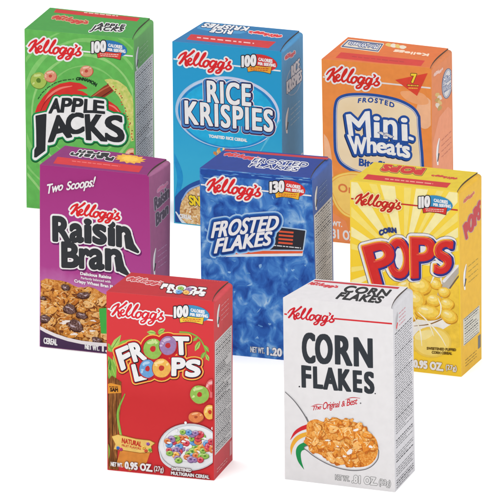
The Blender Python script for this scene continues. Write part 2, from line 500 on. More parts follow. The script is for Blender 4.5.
def brand(part, quad, m_ink, m_edge=None, edge=1.35, bold=0.0, h=0.2):
    q = quadmap(*quad); sc = np.hypot(*(np.array(quad[1]) - np.array(quad[0]))) / 420.0
    sh = []
    for pts, w in SCRIPT:
        a = catmull(np.c_[np.array(pts, float), np.array(w, float) / 2])
        sh.append(('stroke', np.array([q((x - 32) / 420, (y - 32) / 165) for x, y in a[:, :2]]), [r * sc for r in a[:, 2]]))
    part.fill(sh, ([(edge, m_edge)] if m_edge else []) + [(bold, m_ink)], h=h)
def brand_box(x, y, w, tilt=0.0, asp=0.394):
    """upright script box: left, top, width"""
    hh = w * asp; return ((x, y), (x + w, y + tilt * w), (x + w, y + hh + tilt * w), (x, y + hh))

def dashes(part, p0, p1, m, w=0.7, n=8, seed=0, gap=0.25, along=None):
    """a row of very small print, too small to read: broken hairline"""
    rng = random.Random(seed); p0, p1 = np.array(p0, float), np.array(p1, float); d = p1 - p0; L = np.hypot(*d); nn = np.array([-d[1], d[0]]) / L * w / 2
    t = 0; vs = []; fs = []
    while t < 1:
        e = min(1, t + rng.uniform(.6, 1.6) / n); a, b = p0 + d * t, p0 + d * e
        if part.p.inside(*a, 0.3) and part.p.inside(*b, 0.3):
            k = len(vs); vs += [a - nn, b - nn, b + nn, a + nn]; fs += [(k, k + 1, k + 2), (k, k + 2, k + 3)]
        t = e + gap / n
    if fs: part.add(vs, fs, m, 1e-6)

def badge(box, panel, cx, cy, num, m_oval, m_banner, m_bantext, seed=1):
    """calorie badge: tilted oval, big outlined number, two small words, waving banner"""
    K = 0.13
    P = Part('calorie_badge', box, panel)
    def q(x, y): return (cx + x, cy + y + K * x)
    P.poly([q(16.2 * math.cos(t / 24 * 6.283) + 1, 8.3 * math.sin(t / 24 * 6.283)) for t in range(24)], m_oval, 0)
    P.fill([('poly', [np.array([q(-13, 5.2), q(-4, 3.6), q(6, 3.6), q(11.5, 2.4), q(10.2, 9.6), q(3, 8.6), q(-6, 8.8), q(-12, 10.6)])])], [(0.45, ink((40, 40, 45))), (0, m_banner)])
    dashes(P, q(-10, 6.4), q(8.5, 5.0), m_bantext, .9, 9, seed); dashes(P, q(-9.5, 8.2), q(8, 6.8), m_bantext, .8, 10, seed + 1)
    dg = []
    x = -17.8 if num[1] != '1' else -16.2
    for ch in num:
        wd = .9 if ch == '1' else 4.3; yt = -3.6 - (x + 19.2) * .22; dg.append(word(ch, (q(x, yt), q(x + wd, yt - wd * .3)), (q(x, yt + 10.2), q(x + wd, yt + 10.2 - wd * .3)))); x += wd + (2.0 if ch == '1' else 1.7)
    P.fill(heavy(dg, .5, .3), [(1.15, ink((35, 35, 40))), (0.3, WHITE)], h=.2)
    P.fill([word('CALORIES', (q(-1.5, -4.8), q(12.2, -4.6)), (q(-1.5, -2.0), q(12.2, -1.4)), 1.1)], [(0.22, WHITE)], h=.15)
    P.fill([word('PER SERVING', (q(-2, -0.2), q(15.2, -0.8)), (q(-2, 2.3), q(15.5, 2.3)), 1.1)], [(0.22, WHITE)], h=.15)
    P.done()

WHITE = ink((240, 238, 238)); BLACK = ink((36, 38, 42)); RED = ink((222, 42, 48)); PAPER = ink((208, 206, 206), k=.68)
GREYTXT = ink((120, 120, 124)); DARKTXT = ink((70, 70, 76))
BOARD_SEAM_SHADE = ink((96, 84, 76), k=.5)  # raw board at the lid edge, darkened to paint in the seam's shadow

def oriented(bm_face, dirs): pass
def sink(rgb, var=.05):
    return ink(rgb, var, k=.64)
def carton(key, name_label, category, cols, lid_gap=4.0):
    """folding carton: body with glued lid, raised lid edge and tucked side flap"""
    C = CARTONS[key]; P = [np.array(c[0]) for c in C]; G = [c[1] for c in C]
    FTL, FTR, FBL, FBR, BTL, BTR, BBL, BBR = P
    org = np.array([(FBL[0] + BBR[0]) / 2, (FBL[1] + BBR[1]) / 2, 0.0])
    e = bpy.data.objects.new('cereal_box', None); scene.collection.objects.link(e); e.location = org
    e.empty_display_size = 0.02
    e['label'] = name_label; e['category'] = category; e['group'] = 'single serving cereal boxes in three rows'
    up = np.array([0, 0, 1.0]); wdir = (FTR - FTL) / np.linalg.norm(FTR - FTL); px = 0.00057
    back = (BTR - FTR); NT, NP = 9, 6
    # lid edge: a shallow arc from the front corner to just short of the back corner; below it the side panel rolls over
    V = [FTL, BTL, FBL, FBR, BBR, BBL]; L1, L2, prof = [], [], []
    for i in range(NT):
        t = i / (NT - 1)
        q = FTR + back * t - wdir * px * (1.6 + (lid_gap - 1.6) * t + 3.2 * math.sin(math.pi * t) * (1 - .3 * t))
        d = 0.0007 + 0.0004 * math.sin(math.pi * t)
        L1.append(len(V)); V.append(q); L2.append(len(V)); V.append(q - up * d)
        S = FTR + back * t; r = 0.0006 + 0.0012 * t; w = S - q; row = []
        dn = (FBR + (BBR - FBR) * t - S); dn = dn / np.linalg.norm(dn)
        for j in range(1, NP + 1):
            th = j / NP * math.pi / 2
            row.append(len(V)); V.append(q + w * math.sin(th) - up * (d + 0.0001) * 1.0 * (1 if j == 0 else 1) + dn * r * (1 - math.cos(th)))
        prof.append(row)
    T0, TN = 0, NT - 1
    faces = [((0, *L1, 1), 'T'), ((0, 2, 3, *prof[0][::-1], L2[0], L1[0]), 'F'), ((1, L1[TN], L2[TN], *prof[TN], 4, 5), 'S'),
             ((0, 1, 5, 2), 'S'), ((2, 5, 4, 3), 'B'), ((prof[0][-1], 3, 4, *[prof[i][-1] for i in range(TN, 0, -1)]), 'S')]
    for i in range(TN):
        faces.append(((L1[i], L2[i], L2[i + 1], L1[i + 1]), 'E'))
        a_, b_ = [L2[i]] + prof[i], [L2[i + 1]] + prof[i + 1]
        for j in range(NP): faces.append(((a_[j], a_[j + 1], b_[j + 1], b_[j]), 'K'))
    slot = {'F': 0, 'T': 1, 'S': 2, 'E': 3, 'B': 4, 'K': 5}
    bm = bmesh.new(); vs = [bm.verts.new(q - org) for q in V]
    for f, s_ in faces:
        g = bm.faces.new([vs[i] for i in f]); g.material_index = slot[s_]; g.smooth = s_ == 'K'
    bmesh.ops.recalc_face_normals(bm, faces=bm.faces[:])
    ed = [bm.edges.get((vs[a], vs[b])) for a, b in ((0, L1[0]), (0, 2), (prof[0][-1], 3), (prof[TN][-1], 4), (0, 1), (1, 5), (2, 3), (3, 4), (4, 5), (2, 5))]
    bmesh.ops.bevel(bm, geom=[x for x in ed if x], offset=0.0005, segments=3, profile=0.5, affect='EDGES', clamp_overlap=True, material=6)
    me = bpy.data.meshes.new('carton'); bm.to_mesh(me); bm.free()
    for m in (cols['front'], cols['top'], cols['side'], BOARD_SEAM_SHADE, ink((190, 182, 172)), cols.get('flap', cols['side']), ink(cols['edge'], .07, scale=500)): me.materials.append(m)
    o = bpy.data.objects.new('carton', me); scene.collection.objects.link(o); o.parent = e
    front = Panel((FTL, FTR, FBR, FBL), (G[0], G[1], G[3], G[2]), org, 1.1)
    top = Panel((BTL, BTR, FTR, FTL), (G[4], G[5], G[1], G[0]), org, 0.9)
    side = Panel((FTR, BTR, BBR, FBR), (G[1], G[5], G[7], G[3]), org, 0.9)
    return e, front, top, side

def nutrition(box, side, v0, v1, u0=0.03, u1=0.97, lines=40, seed=0, frame=False, paper=PAPER):
    P = Part('nutrition_panel', box, side)
    P.poly([side.uv(u0, v0), side.uv(u1, v0), side.uv(u1, v1), side.uv(u0, v1)], paper)
    rng = random.Random(seed)
    if frame:
        for vv in (v0 + .004, v1 - .004): dashes(P, side.uv(u0 + .03, vv), side.uv(u1 - .03, vv), DARKTXT, .5, 1, 1, 0)
    for i in range(lines):
        v = v0 + (v1 - v0) * (i + 1.1) / (lines + 1.2); b = rng.random()
        dashes(P, side.uv(u0 + .07, v), side.uv(u1 - .07 - (rng.random() * .35 if b < .2 else 0), v), DARKTXT if b < .35 else GREYTXT, .85 if b < .3 else .58, 10, seed * 97 + i, .3)
    P.done()

def pour_icon(box, side, u, v, m_text, s=1.0, red=False):
    """small printed pour-spout picture with three tiny lines beside it"""
    P = Part('side_print', box, side); q = lambda a, b: side.uv(u + a * s, v + b * s)
    P.curve([q(.13, 0), q(.06, .03), q(.04, .07), q(.06, .115)], [.7, 1.5, 1.9, 1.5], WHITE if not red else ink((190, 188, 190)))
    P.curve([q(.11, .07), q(.055, .10)], [1.2, .9], RED if red else ink((60, 60, 66)))
    P.curve([q(.16, .012), q(.10, .04), q(.07, .075)], [.3, .6, .4], ink((150, 152, 160)))
    for i in range(4): dashes(P, q(.22, .02 + i * .026), q(.62, .02 + i * .026), m_text, .7, 4, i + 5)
    P.done()

# ================================================================ green apple-cinnamon box
def rule(box, panel, a, b, m, w=1.3):
    P = Part('rule_line', box, panel); P.poly([(a[0], a[1] - w / 2), (b[0], b[1] - w / 2), (b[0], b[1] + w / 2), (a[0], a[1] + w / 2)], m); P.done()

def green_box():
    g = ink((112, 190, 92), .07)
    box, F, T, S = carton('green', 'bright green apple and cinnamon cereal box with big black two-line title, behind the purple box', 'cereal box',
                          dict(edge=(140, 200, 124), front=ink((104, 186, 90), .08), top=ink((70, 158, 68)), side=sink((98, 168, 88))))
    rng = random.Random(3)
    A = Part('background_swirl', box, F)
    pale = ink((150, 208, 124), .08); pale2 = ink((134, 202, 112), .08)
    for rx, ry, w, m in ((74, 84, 3, pale2), (62, 72, 5, pale2), (52, 57, 3.2, pale), (41, 46, 2, pale2)):
        A.curve([(84 + rx * math.cos(t / 20 * 6.283), 112 + ry * math.sin(t / 20 * 6.283)) for t in range(21)], [w * (.5 + .5 * math.sin(t * .9) ** 2) for t in range(21)], m, h=.5)
    A.curve([(24, 170), (34, 182), (46, 196), (60, 205)], 2.2, pale)
    A.done()
    rule(box, F, (22, 45.6), (140, 56.8), WHITE, 1.4)
    R = Part('apple_picture', box, F)
    red = ink((216, 52, 48)); dred = ink((166, 36, 36)); lred = ink((238, 130, 116))
    R.poly([(34, 118), (38, 106), (44, 97), (52, 89), (60, 84.5), (70, 82.5), (80, 84), (86.5, 88), (80, 88.6), (73, 90), (82, 92), (87, 95), (84, 100), (70, 104), (52, 112)], red, .8)
    R.curve([(44, 104), (50, 95), (60, 88.5), (72, 86)], [1, 2.2, 2, .8], lred)
    R.curve([(40, 112), (46, 101), (56, 92)], [.6, 1.2, .6], dred)
    R.poly([(104, 100), (110, 102), (117, 107), (121, 113), (123, 118), (112, 116), (104, 111), (100, 105)], red, .5)
    R.curve([(107, 104), (114, 107), (119, 112)], [.8, 1.6, .8], lred)
    R.done()
    A2 = Part('cinnamon_stick', box, F)
    A2.poly([(89, 98), (97, 92), (104, 86.5), (113, 82), (118, 86), (112, 92), (103, 98), (97, 102)], ink((150, 62, 40)), .3)
    A2.curve([(92, 97), (102, 90), (113, 84.5)], [.8, 1.4, .8], ink((196, 106, 72)))
    A2.curve([(96, 100), (106, 94), (114, 88.5)], [.6, 1.2, .6], ink((100, 36, 28)))
    A2.blob(114.6, 85.6, 3.4, 2.7, .5, ink((120, 40, 30)), .05, rng=rng); A2.blob(114.6, 85.6, 1.9, 1.4, .5, ink((74, 26, 22)), .05, rng=rng)
    A2.done()
    A3 = Part('apple_slice_picture', box, F)
    sl = ramp_ink('apple_slice_print', [(.3, (176, 200, 96)), (.55, (214, 212, 120)), (.75, (232, 218, 150))], 500)
    A3.poly([(105, 80), (110, 79), (118, 81), (126, 87), (132, 97), (134, 110), (134.5, 140), (131.5, 141), (129, 122), (125, 107), (119, 96), (112, 88)], sl, .4)
    for i in range(22):
        t = i / 21; x = 110 + 23 * t ** .6 + rng.uniform(-2.2, 1.6); y = 83 + 56 * t + rng.uniform(-1.5, 1.5)
        A3.blob(x, y, .8, .65, 0, red if i % 3 else ink((120, 80, 40)), .2, 8, rng)
    A3.ring(132, 156, 7, 8, .4, ink((226, 168, 128)), dred, ink((240, 200, 170)), rng=rng)
    A3.done()
    L = Part('cereal_picture', box, F)
    gr, dg, lg = ink((168, 192, 88)), ink((92, 128, 46)), ink((206, 220, 140)); pk, dp, lp = ink((224, 150, 120)), ink((196, 74, 62)), ink((244, 200, 176))
    L.ring(38.6, 80.4, 8, 8, .3, gr, dg, lg, rng=rng); L.ring(50.4, 76, 6, 5.8, .28, pk, dp, lp, rng=rng); L.ring(86.4, 71, 6.3, 5.6, .28, pk, dp, lp, rng=rng)
    L.done()
    X = Pieces('front_text', box, F)
    X.fill([word('CINNAMON', ((76.5, 77.5), (87, 78.5), (97.2, 83.6)), ((76, 80.2), (86, 81.2), (95.8, 86.6)), 1.1)], [(.3, ink((30, 60, 34)))], h=.18)
    XX = Part('arc_text', box, F)
    pts = [(38, 99), (42, 93), (48, 87.5), (55, 83), (63, 80.3), (74, 79)]
    for a, b in zip(pts, pts[1:]): dashes(XX, a, b, ink((40, 84, 44)), .9, 3, int(a[0]), .3)
    XX.done()
    N = Part('product_name', box, F)
    sh = [word('A', ((53.2, 99), (59.5, 98.6)), ((49.3, 113), (59.8, 112)), 1), word('P', ((62.8, 98.4), (72, 98.2)), ((61, 112), (70.4, 112.6))),
          word('P', ((74, 98.4), (83.4, 99)), ((72, 111.5), (81, 112.8))), word('L', ((85.2, 99.4), (92.2, 100)), ((84.2, 112.4), (92.6, 112.4))), word('E', ((94.2, 100.2), (103.6, 101.5)), ((93.6, 112.4), (104.4, 113.4)))]
    sh += [('poly', [np.array([(36.8, 116.4), (45.4, 114.6), (44.8, 130), (44.2, 150), (35.4, 156.6), (35.6, 150.4), (37.6, 147), (37.4, 130)])]),
           word('A', ((54, 117), (62.4, 115)), ((49.2, 141.6), (71, 136.4))), word('C', ((66.4, 114.4), (82.8, 113)), ((67.5, 134.8), (83.6, 131.6))),
           word('K', ((85.8, 115), (103, 114)), ((87.2, 139.2), (106.2, 140.8))), word('S', ((106, 117), (122, 115.6)), ((106, 139.4), (124, 142.4)))]
    nameA, nameB = sh[:5], sh[5:]
    hull = ('poly', [np.array([(56, 100), (101, 101), (104, 112), (120, 119), (121, 139), (92, 137), (72, 130), (50, 136), (44, 132), (42, 118), (52, 112)])])
    N.fill(sh + [hull], [(5.0, ink((16, 70, 40)), .2, .9), (4.5, ink((28, 142, 78)), .1, .4), (3.1, WHITE, 0, .6)], h=.3)
    ov = ('poly', [np.array([(72.6, 102), (75.4, 102), (75.4, 104.6), (72.6, 104.6)])])
    N.fill(heavy(nameB, .8, .45), [(.95, WHITE), (.45, ink((44, 46, 50)))], h=.25)
    N.fill(heavy(nameA, .55, .35), [(1.1, WHITE), (.3, ink((44, 46, 50)))], h=.25)
    N.done()
    bl = Part('brand_logo', box, F); brand(bl, brand_box(28.8, 38.4, 53), RED, WHITE, 1.9, .35); bl.done()
    badge(box, F, 110, 48.6, '100', ink((52, 122, 186)), ink((224, 70, 60)), ink((240, 200, 190)), 4)
    t = Part('lid_print', box, T)
    t.poly([(57.5, 7), (141, 16.6), (137, 21.4), (53.8, 12.4)], ink((206, 46, 46)))
    dashes(t, (84, 12.4), (118, 16), ink((240, 190, 180)), 1, 8, 3)
    brand(t, ((54, 15), (91, 19.2), (87, 24.6), (50, 20.4)), ink((206, 50, 46)), ink((200, 170, 130)), .7, 0, .12)
    sh = [word('APPLE', ((99, 22.8), (125.5, 25)), ((97, 26), (123.5, 28.2)), 1.1), word('JACKS', ((94, 25.4), (124.6, 28.6)), ((90.4, 30), (121.6, 31.4)), 1.1)]
    t.fill(sh, [(1.1, WHITE), (.35, ink((30, 32, 34)))], h=.15); t.done()
    nutrition(box, S, .19, 1.0, lines=58, seed=2)
    pour_icon(box, S, .08, .07, ink((150, 196, 140)))
green_box()

# ================================================================ cyan puffed-rice box
def cyan_box():
    front = fade_ink('cyan_front_print', [(0.0, (70, 180, 216)), (.35, (58, 176, 218)), (.7, (40, 160, 212)), (1.0, (44, 158, 208))], .16)
    box, F, T, S = carton('cyan', 'sky blue toasted rice cereal box with white block letters, back row middle', 'cereal box',
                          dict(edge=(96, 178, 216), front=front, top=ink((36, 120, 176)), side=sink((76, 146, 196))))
    rng = random.Random(5)
    A = Part('background_swirl', box, F)
    cx, cy, rx, ry, tl = 227.5, 113, 51, 35, .12
    def el(k, dx=0, dy=0):
        return [(cx + dx + rx * k * math.cos(t) * math.cos(tl) - ry * k * math.sin(t) * math.sin(tl), cy + dy + rx * k * math.cos(t) * math.sin(tl) + ry * k * math.sin(t) * math.cos(tl)) for t in [i / 36 * 6.2832 for i in range(37)]]
    A.poly(el(1.0)[:-1], ink((34, 138, 204), .1), 1.5); A.poly(el(.93, 0, 1)[:-1], ink((40, 176, 224), .1), 0)
    wv = [3.0 * (0.5 + 0.5 * math.cos((i / 36 * 6.2832) + 2.4)) ** 1.2 + .25 for i in range(37)]
    A.curve(el(1.0), wv, ink((176, 206, 234)), h=.3)
    wv2 = [2.6 * (0.5 + 0.5 * math.cos((i / 36 * 6.2832) + .8)) ** 2 + .15 for i in range(37)]
    A.curve(el(1.0, .3, .2), wv2, ink((206, 214, 240)), h=.3)
    A.curve([(172, 150), (180, 176), (176, 200)], [2, 6, 3], ink((38, 150, 210), .1), h=.4)
    A.curve([(260, 152), (272, 132), (282, 118)], [1, 2.4, 1], ink((96, 192, 226)), h=.4)
    A.done()
    rule(box, F, (170, 58.5), (283, 71.2), WHITE, 1.4)
    N = Part('product_name', box, F)
    def L3(s): return word(s[0], (s[1], s[2]), (s[4], s[3]))
    sh = [word('RICE', ((207.4, 81), (250.2, 84.8)), ((208, 101.6), (250.4, 105.8)), 1.14),
          word('KRISPIES', ((185.2, 101), (272.4, 110.6)), ((185.8, 123.2), (272.6, 131.4)), 1.16)]
    N.fill(sh, [(4.4, ink((226, 226, 238)), -.6, 1.1), (3.7, ink((70, 44, 84)), -.7, 1.4), (2.9, ink((74, 134, 202)), -1.0, .7), (1.9, ink((38, 44, 92)))], h=.28)
    N.fill([('poly', [np.array([(209, 83), (249, 87), (249, 104), (270, 113), (270, 129), (188, 121), (188, 104), (209, 100)])])], [(0, ink((36, 158, 212)))])
    N.fill(heavy(sh, .62, .4), [(.95, ink((34, 40, 88))), (.2, ink((242, 240, 240)))], h=.22)
    N.done()
    X = Pieces('front_text', box, F)
    X.fill([word('TOASTED RICE CEREAL', ((209, 134.6), (247, 139)), ((209, 137.2), (247, 141.8)), 1.05)], [(.25, WHITE)], h=.16)
    X.done()
    D = Part('cereal_picture', box, F)
    rice = ramp_ink('rice_heap_print', [(.3, (176, 120, 70)), (.45, (222, 176, 116)), (.6, (240, 206, 152)), (.75, (252, 232, 196))], 700, 5, .6)
    D.poly(rounded([(172, 205), (177, 196), (184, 189), (194, 183), (206, 180), (226, 182), (240, 190), (246, 204), (238, 228), (200, 232), (184, 228), (174, 218)]), ink((44, 84, 160)), 1)
    D.poly(rounded([(181, 208), (184, 199), (190, 192), (200, 187), (214, 186), (230, 190), (239, 202), (232, 224), (204, 226), (188, 223), (182, 216)]), rice, 1)
    for i in range(70):
        x, y = rng.uniform(182, 205), rng.uniform(190, 224)
        if (x - 184) * 1.4 + (y - 196) * .5 > 4: D.blob(x, y, 1.5, .9, rng.uniform(0, 3), [ink((244, 210, 160)), ink((222, 172, 112)), ink((250, 230, 200)), ink((190, 132, 80))][i % 4], .25, 9, rng)
    D.curve([(182, 200), (189, 190), (202, 184)], [1.2, 1.6, 1.2], ink((150, 180, 226)))
    D.curve([(176, 212), (184, 223), (196, 228)], [1.2, 2.6, 2], ink((226, 236, 246)))
    for i in range(34):
        x, y = rng.uniform(214, 262), rng.uniform(149, 158) - 1
        D.blob(x, y + (x - 212) * .09, rng.uniform(1.6, 2.4), rng.uniform(1, 1.5), rng.uniform(0, 3), [ink((240, 196, 120)), ink((214, 142, 76)), ink((250, 226, 180)), ink((226, 168, 96))][i % 4], .25, 10, rng)
    D.done()
    Z = Part('sound_text', box, F)
    Z.fill([word('SNAP!', ((189, 195.5), (213, 198.5)), ((190, 204.5), (214, 208)), 1.0)], [(1.1, ink((60, 50, 60))), (.5, ink((248, 214, 50)))], h=.25)
    Z.fill([word('CEREAL', ((179.5, 213.8), (191.5, 215.4)), ((179.8, 217.6), (191.8, 219.6)), 1.05)], [(.25, WHITE)], h=.16)
    Z.done()
    bl = Part('brand_logo', box, F); brand(bl, brand_box(178.6, 50.4, 53.6, .03, .40), RED, WHITE, 1.9, .35); bl.done()
    badge(box, F, 260.2, 62.6, '100', ink((218, 56, 54)), ink((240, 170, 60)), ink((200, 70, 40)), 9)
    t = Part('lid_print', box, T)
    t.poly([(191, 34.2), (276, 41.8), (268.5, 48.2), (186.4, 39.4)], ink((208, 48, 54)))
    dashes(t, (197, 37.4), (254, 43.4), ink((240, 196, 196)), 1.1, 12, 3, .45)
    t.poly([(198 + 0, 28), (203, 24.6), (222, 24), (243, 26.6), (250, 30.6), (240, 33), (215, 31.6)], ink((70, 150, 204)), .8)
    sh = [word('KRISPIES', ((246, 30.6), (201, 26.6)), ((249.5, 27.2), (206, 23.4)), 1.1), word('RICE', ((231, 34), (209.5, 31.8)), ((233, 30.6), (213, 28.6)), 1.1)]
    t.fill(sh, [(1.0, ink((24, 60, 110))), (.35, WHITE)], h=.2)
    brand(t, ((281, 37.6), (247, 34), (249.5, 30.6), (283, 34.4)), RED, ink((236, 214, 214)), .6, 0, .12)
    t.done()
    s = Part('side_print', box, S)
    s.fill([('poly', [np.array([(294 + 8 * math.cos(a) * .95, 80 - 5.5 * math.cos(a) + 14 * math.sin(a)) for a in [i / 24 * 6.283 for i in range(24)]])])], [(.5, ink((150, 176, 206))), (-.3, ink((84, 150, 200)))], h=.25)
    s.fill([word('RICE', ((291.5, 66.5), (299.4, 58.6)), ((291.5, 78), (299.4, 69.6)), 1.1)], [(.9, ink((60, 80, 120))), (.35, ink((216, 218, 226)))], h=.2)
    s.fill([word('KRISPIES', ((286.8, 82), (301.6, 69.6)), ((287, 93.6), (301.6, 80)), 1.1)], [(.9, ink((60, 80, 120))), (.35, ink((216, 218, 226)))], h=.2)
    brand(s, ((284.8, 56), (295.4, 48.2), (295.2, 54.4), (285.2, 62)), ink((214, 84, 96)), ink((206, 200, 214)), .8, .15)
    s.done()
    pour_icon(box, S, .16, .34, ink((150, 186, 214)), 1.1)
    nutrition(box, S, .66, .97, .42, .96, lines=18, seed=6)
cyan_box()

# ================================================================ orange wheat-biscuit box
def orange_box():
    front = ink((243, 148, 74), .05)
    box, F, T, S = carton('orange', 'orange frosted wheat biscuit box with blue-edged cream label, back row right', 'cereal box',
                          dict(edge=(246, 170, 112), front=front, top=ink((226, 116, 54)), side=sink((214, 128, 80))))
    rng = random.Random(8)
    A = Pieces('background_shapes', box, F); pale = ink((250, 190, 148)); 
    A.poly([(425 + 9 * math.cos(i / 20 * 6.283), 113 + 16 * math.sin(i / 20 * 6.283)) for i in range(20)], pale, 0)
    A.poly(rounded([(401, 92), (414, 92), (424, 95), (428, 103), (418, 104), (406, 99)]), ink((247, 172, 118)), .5)
    A.poly(rounded([(314, 131), (322, 133), (328, 141), (331, 156), (333, 180), (334, 200), (328, 210), (314, 206)]), pale, .5)
    A.poly([(320, 222), (333, 214), (345, 222), (352, 246), (318, 246)], ink((246, 150, 96)), 1)
    A.done()
    rule(box, F, (320, 76.6), (434, 88.4), ink((236, 226, 222)), 1.5)
    C = Part('label_panel', box, F)
    lab = [(334, 118), (334.6, 106), (337.5, 98.5), (346, 94.5), (360, 93.6), (378, 95), (398, 99.4), (412, 106.4), (418.6, 114.5), (420, 125), (421.4, 184), (390, 183), (360, 174), (349, 169.6), (340, 163), (336, 155), (334.4, 146)]
    C.poly(rounded(lab), ink((44, 84, 160)), .8); C.poly(rounded(lab), ink((236, 232, 236)), -2.0); C.poly(rounded(lab), ink((74, 108, 176)), -2.5)
    C.poly(rounded(lab), ramp_ink('cream_label_print', [(.3, (240, 214, 172)), (.7, (248, 228, 194))], 60), -3.0)
    C.done()
    O = Part('flavour_label', box, F)
    lab2 = [(328, 186), (334, 177), (346, 172.6), (362, 173), (420, 182), (426, 196), (426, 218), (400, 224), (360, 219.4), (346, 216), (338, 209), (333, 200)]
    O.poly(rounded(lab2), ink((240, 160, 60)), 1.0); O.poly(rounded(lab2), ink((252, 214, 112)), -.2); O.poly(rounded(lab2), ink((243, 172, 78)), -2.0); O.poly(rounded(lab2), ink((252, 210, 112)), -2.8)
    O.fill([word('Original', ((338.4, 183.6), (378, 189)), ((338.6, 191.4), (378, 197)), 1.05)], [(.35, ink((226, 130, 74)))], h=.22)
    O.done()
    X = Pieces('front_text', box, F)
    X.fill([word('FROSTED', ((358.6, 98.6), (376.5, 98.4), (394.4, 103.4)), ((358, 102.8), (376, 102.8), (393.8, 107.8)), 1.35)], [(.3, ink((44, 80, 156)))], h=.18)
    X.fill([word('Bite Size', ((359.4, 158.6), (394, 163)), ((359.2, 165.4), (394, 170)), 1.02)], [(.45, ink((44, 80, 156)))], h=.2)
    X.fill([word('NET WT.', ((320.5, 219.4), (341.6, 222.2)), ((320.8, 224), (342, 226.8)), 1.05)], [(.25, WHITE)], h=.18)
    X.fill([word('1.31 OZ.', ((327.4, 228.6), (356, 232)), ((327.8, 237), (356.4, 241)), 1.05)], [(.45, WHITE)], h=.2)
    X.done()
    N = Part('product_name', box, F)
    def m(ch, x0, x1, yt, yb, k=0.0): return word(ch, ((x0, yt), (x1, yt + k)), ((x0, yb), (x1, yb + k)))
    sh = [word('M', ((346.6, 115), (369, 111.4)), ((349.6, 135.2), (370.4, 137))),
          word('i', ((374.2, 115), (379, 115.5)), ((374.4, 137), (379.4, 137.4))),
          word('n', ((384, 111), (396.4, 112)), ((384, 137.6), (396.6, 139.4))),
          word('i', ((401.6, 116.5), (406.6, 117)), ((402.4, 140), (407.4, 140.6))),
          word('-', ((409.4, 129), (413, 131)), ((409.4, 142), (413, 143))),
          word('W', ((348, 135), (366, 137.8)), ((351.6, 153.6), (365.6, 153.4))),
          word('h', ((367.6, 136.4), (375.6, 137)), ((367.8, 152.6), (375.8, 152.4))),
          word('e', ((377, 137.8), (386, 138.4)), ((377.2, 152.4), (386.2, 152.8))),
          word('a', ((387, 139), (395, 139.8)), ((387.2, 153.6), (395.2, 155))),
          word('t', ((396, 139.4), (401.6, 140)), ((396.4, 155.2), (402, 156))),
          word('s', ((402.6, 140.6), (409, 141.6)), ((403, 156.6), (409.6, 157.8)))]
    N.fill(sh, [(3.1, ink((30, 48, 92)), -.8, .9), (3.0, ink((44, 88, 166)), 0, 0), (2.2, ink((40, 82, 160)))], h=.28)
    N.fill(heavy(sh, .55, .3), [(.2, ink((246, 244, 240)))], h=.22)
    for x, y, a in ((383, 134.6, .35), (388.5, 136, .3)):
        N.poly([(x - 5, y - 2), (x - 2, y - 3), (x + 5, y + .6), (x + 2.6, y + 2)], ink((60, 90, 150)), .5)
        N.poly([(x - 5, y - 2), (x - 2, y - 3), (x + 5, y + .6), (x + 2.6, y + 2)], ramp_ink('frosted_biscuit_print', [(.35, (206, 200, 200)), (.7, (244, 240, 236))], 900), 0)
    N.done()
    bl = Part('brand_logo', box, F); brand(bl, brand_box(326.6, 66.6, 53.6, .03, .40), ink((218, 48, 40)), WHITE, 1.9, .35); bl.done()
    B = Part('count_flag', box, F)
    B.poly([(395.6, 80), (427.4, 73.4), (417, 95.6)], ink((228, 74, 56)), .2)
    B.fill([word('7', ((411.4, 74), (416.2, 74.2)), ((411.2, 82.4), (416.4, 82.8)))], [(1.0, ink((70, 40, 40))), (.5, ink((252, 214, 60)))], h=.2)
    dashes(B, (407, 85.2), (419, 85.8), ink((120, 50, 40)), 2.2, 4, 2, .05); dashes(B, (407.6, 85.2), (418.6, 85.8), ink((250, 190, 70)), 1.2, 7, 2, .3); dashes(B, (408.6, 88), (417.6, 88.4), ink((250, 190, 70)), 1.1, 6, 4, .3)
    B.done()
    t = Part('lid_print', box, T)
    t.poly([(341, 52.2), (425, 60.6), (420, 67.2), (335.4, 57.8)], ink((214, 58, 48)))
    dashes(t, (352, 56.4), (404, 62), ink((190, 50, 46)), 1, 9, 4)
    lb = [(341.5, 46.6), (348.5, 40), (383, 44), (378, 51.4)]
    t.poly(lb, ink((236, 226, 206)), .9); t.poly(lb, ink((44, 72, 132)), .2); t.poly(lb, ink((226, 216, 200)), -.8)
    t.fill([word('Mini-Wheats', ((377, 48.8), (347.2, 45.2)), ((379, 45.2), (350.4, 41.8)), 1.1)], [(.7, ink((44, 72, 132))), (.1, WHITE)], h=.2)
    for i in range(4): t.blob(389 + i * 4.6, 45 + i * .7, 3.4, 1.9, .2, [ink((232, 196, 110)), ink((238, 226, 206))][i % 2], .15, 12, rng)
    t.fill([word('Kellogg', ((428, 56), (393, 52)), ((429, 54), (394.6, 50.2)), 1.05)], [(.35, ink((248, 220, 196)))], h=.2); 
    t.done()
    s = Part('side_print', box, S)
    s.poly([(432, 150), (440, 118), (448, 108), (456, 116), (456, 190), (432, 205)], ink((232, 150, 112)), 1)
    s.fill([('poly', [np.array([(447.3 + 5.2 * math.cos(a), 83.5 - 3.4 * math.cos(a) + 14.5 * math.sin(a)) for a in [i / 24 * 6.283 for i in range(24)]])])], [(.4, ink((86, 100, 130))), (-.4, ink((206, 202, 206))), (-1.0, ink((120, 132, 160))), (-1.5, ink((214, 210, 210)))], h=.22)
    s.fill([word('Mini', ((443.6, 78), (451, 72.4)), ((443.6, 84.6), (451, 79)), 1.05), word('Wheats', ((443.4, 87), (451.4, 81)), ((443.6, 92.6), (451.4, 87)), 1.05)], [(.5, ink((86, 100, 140))), (.0, WHITE)], h=.18)
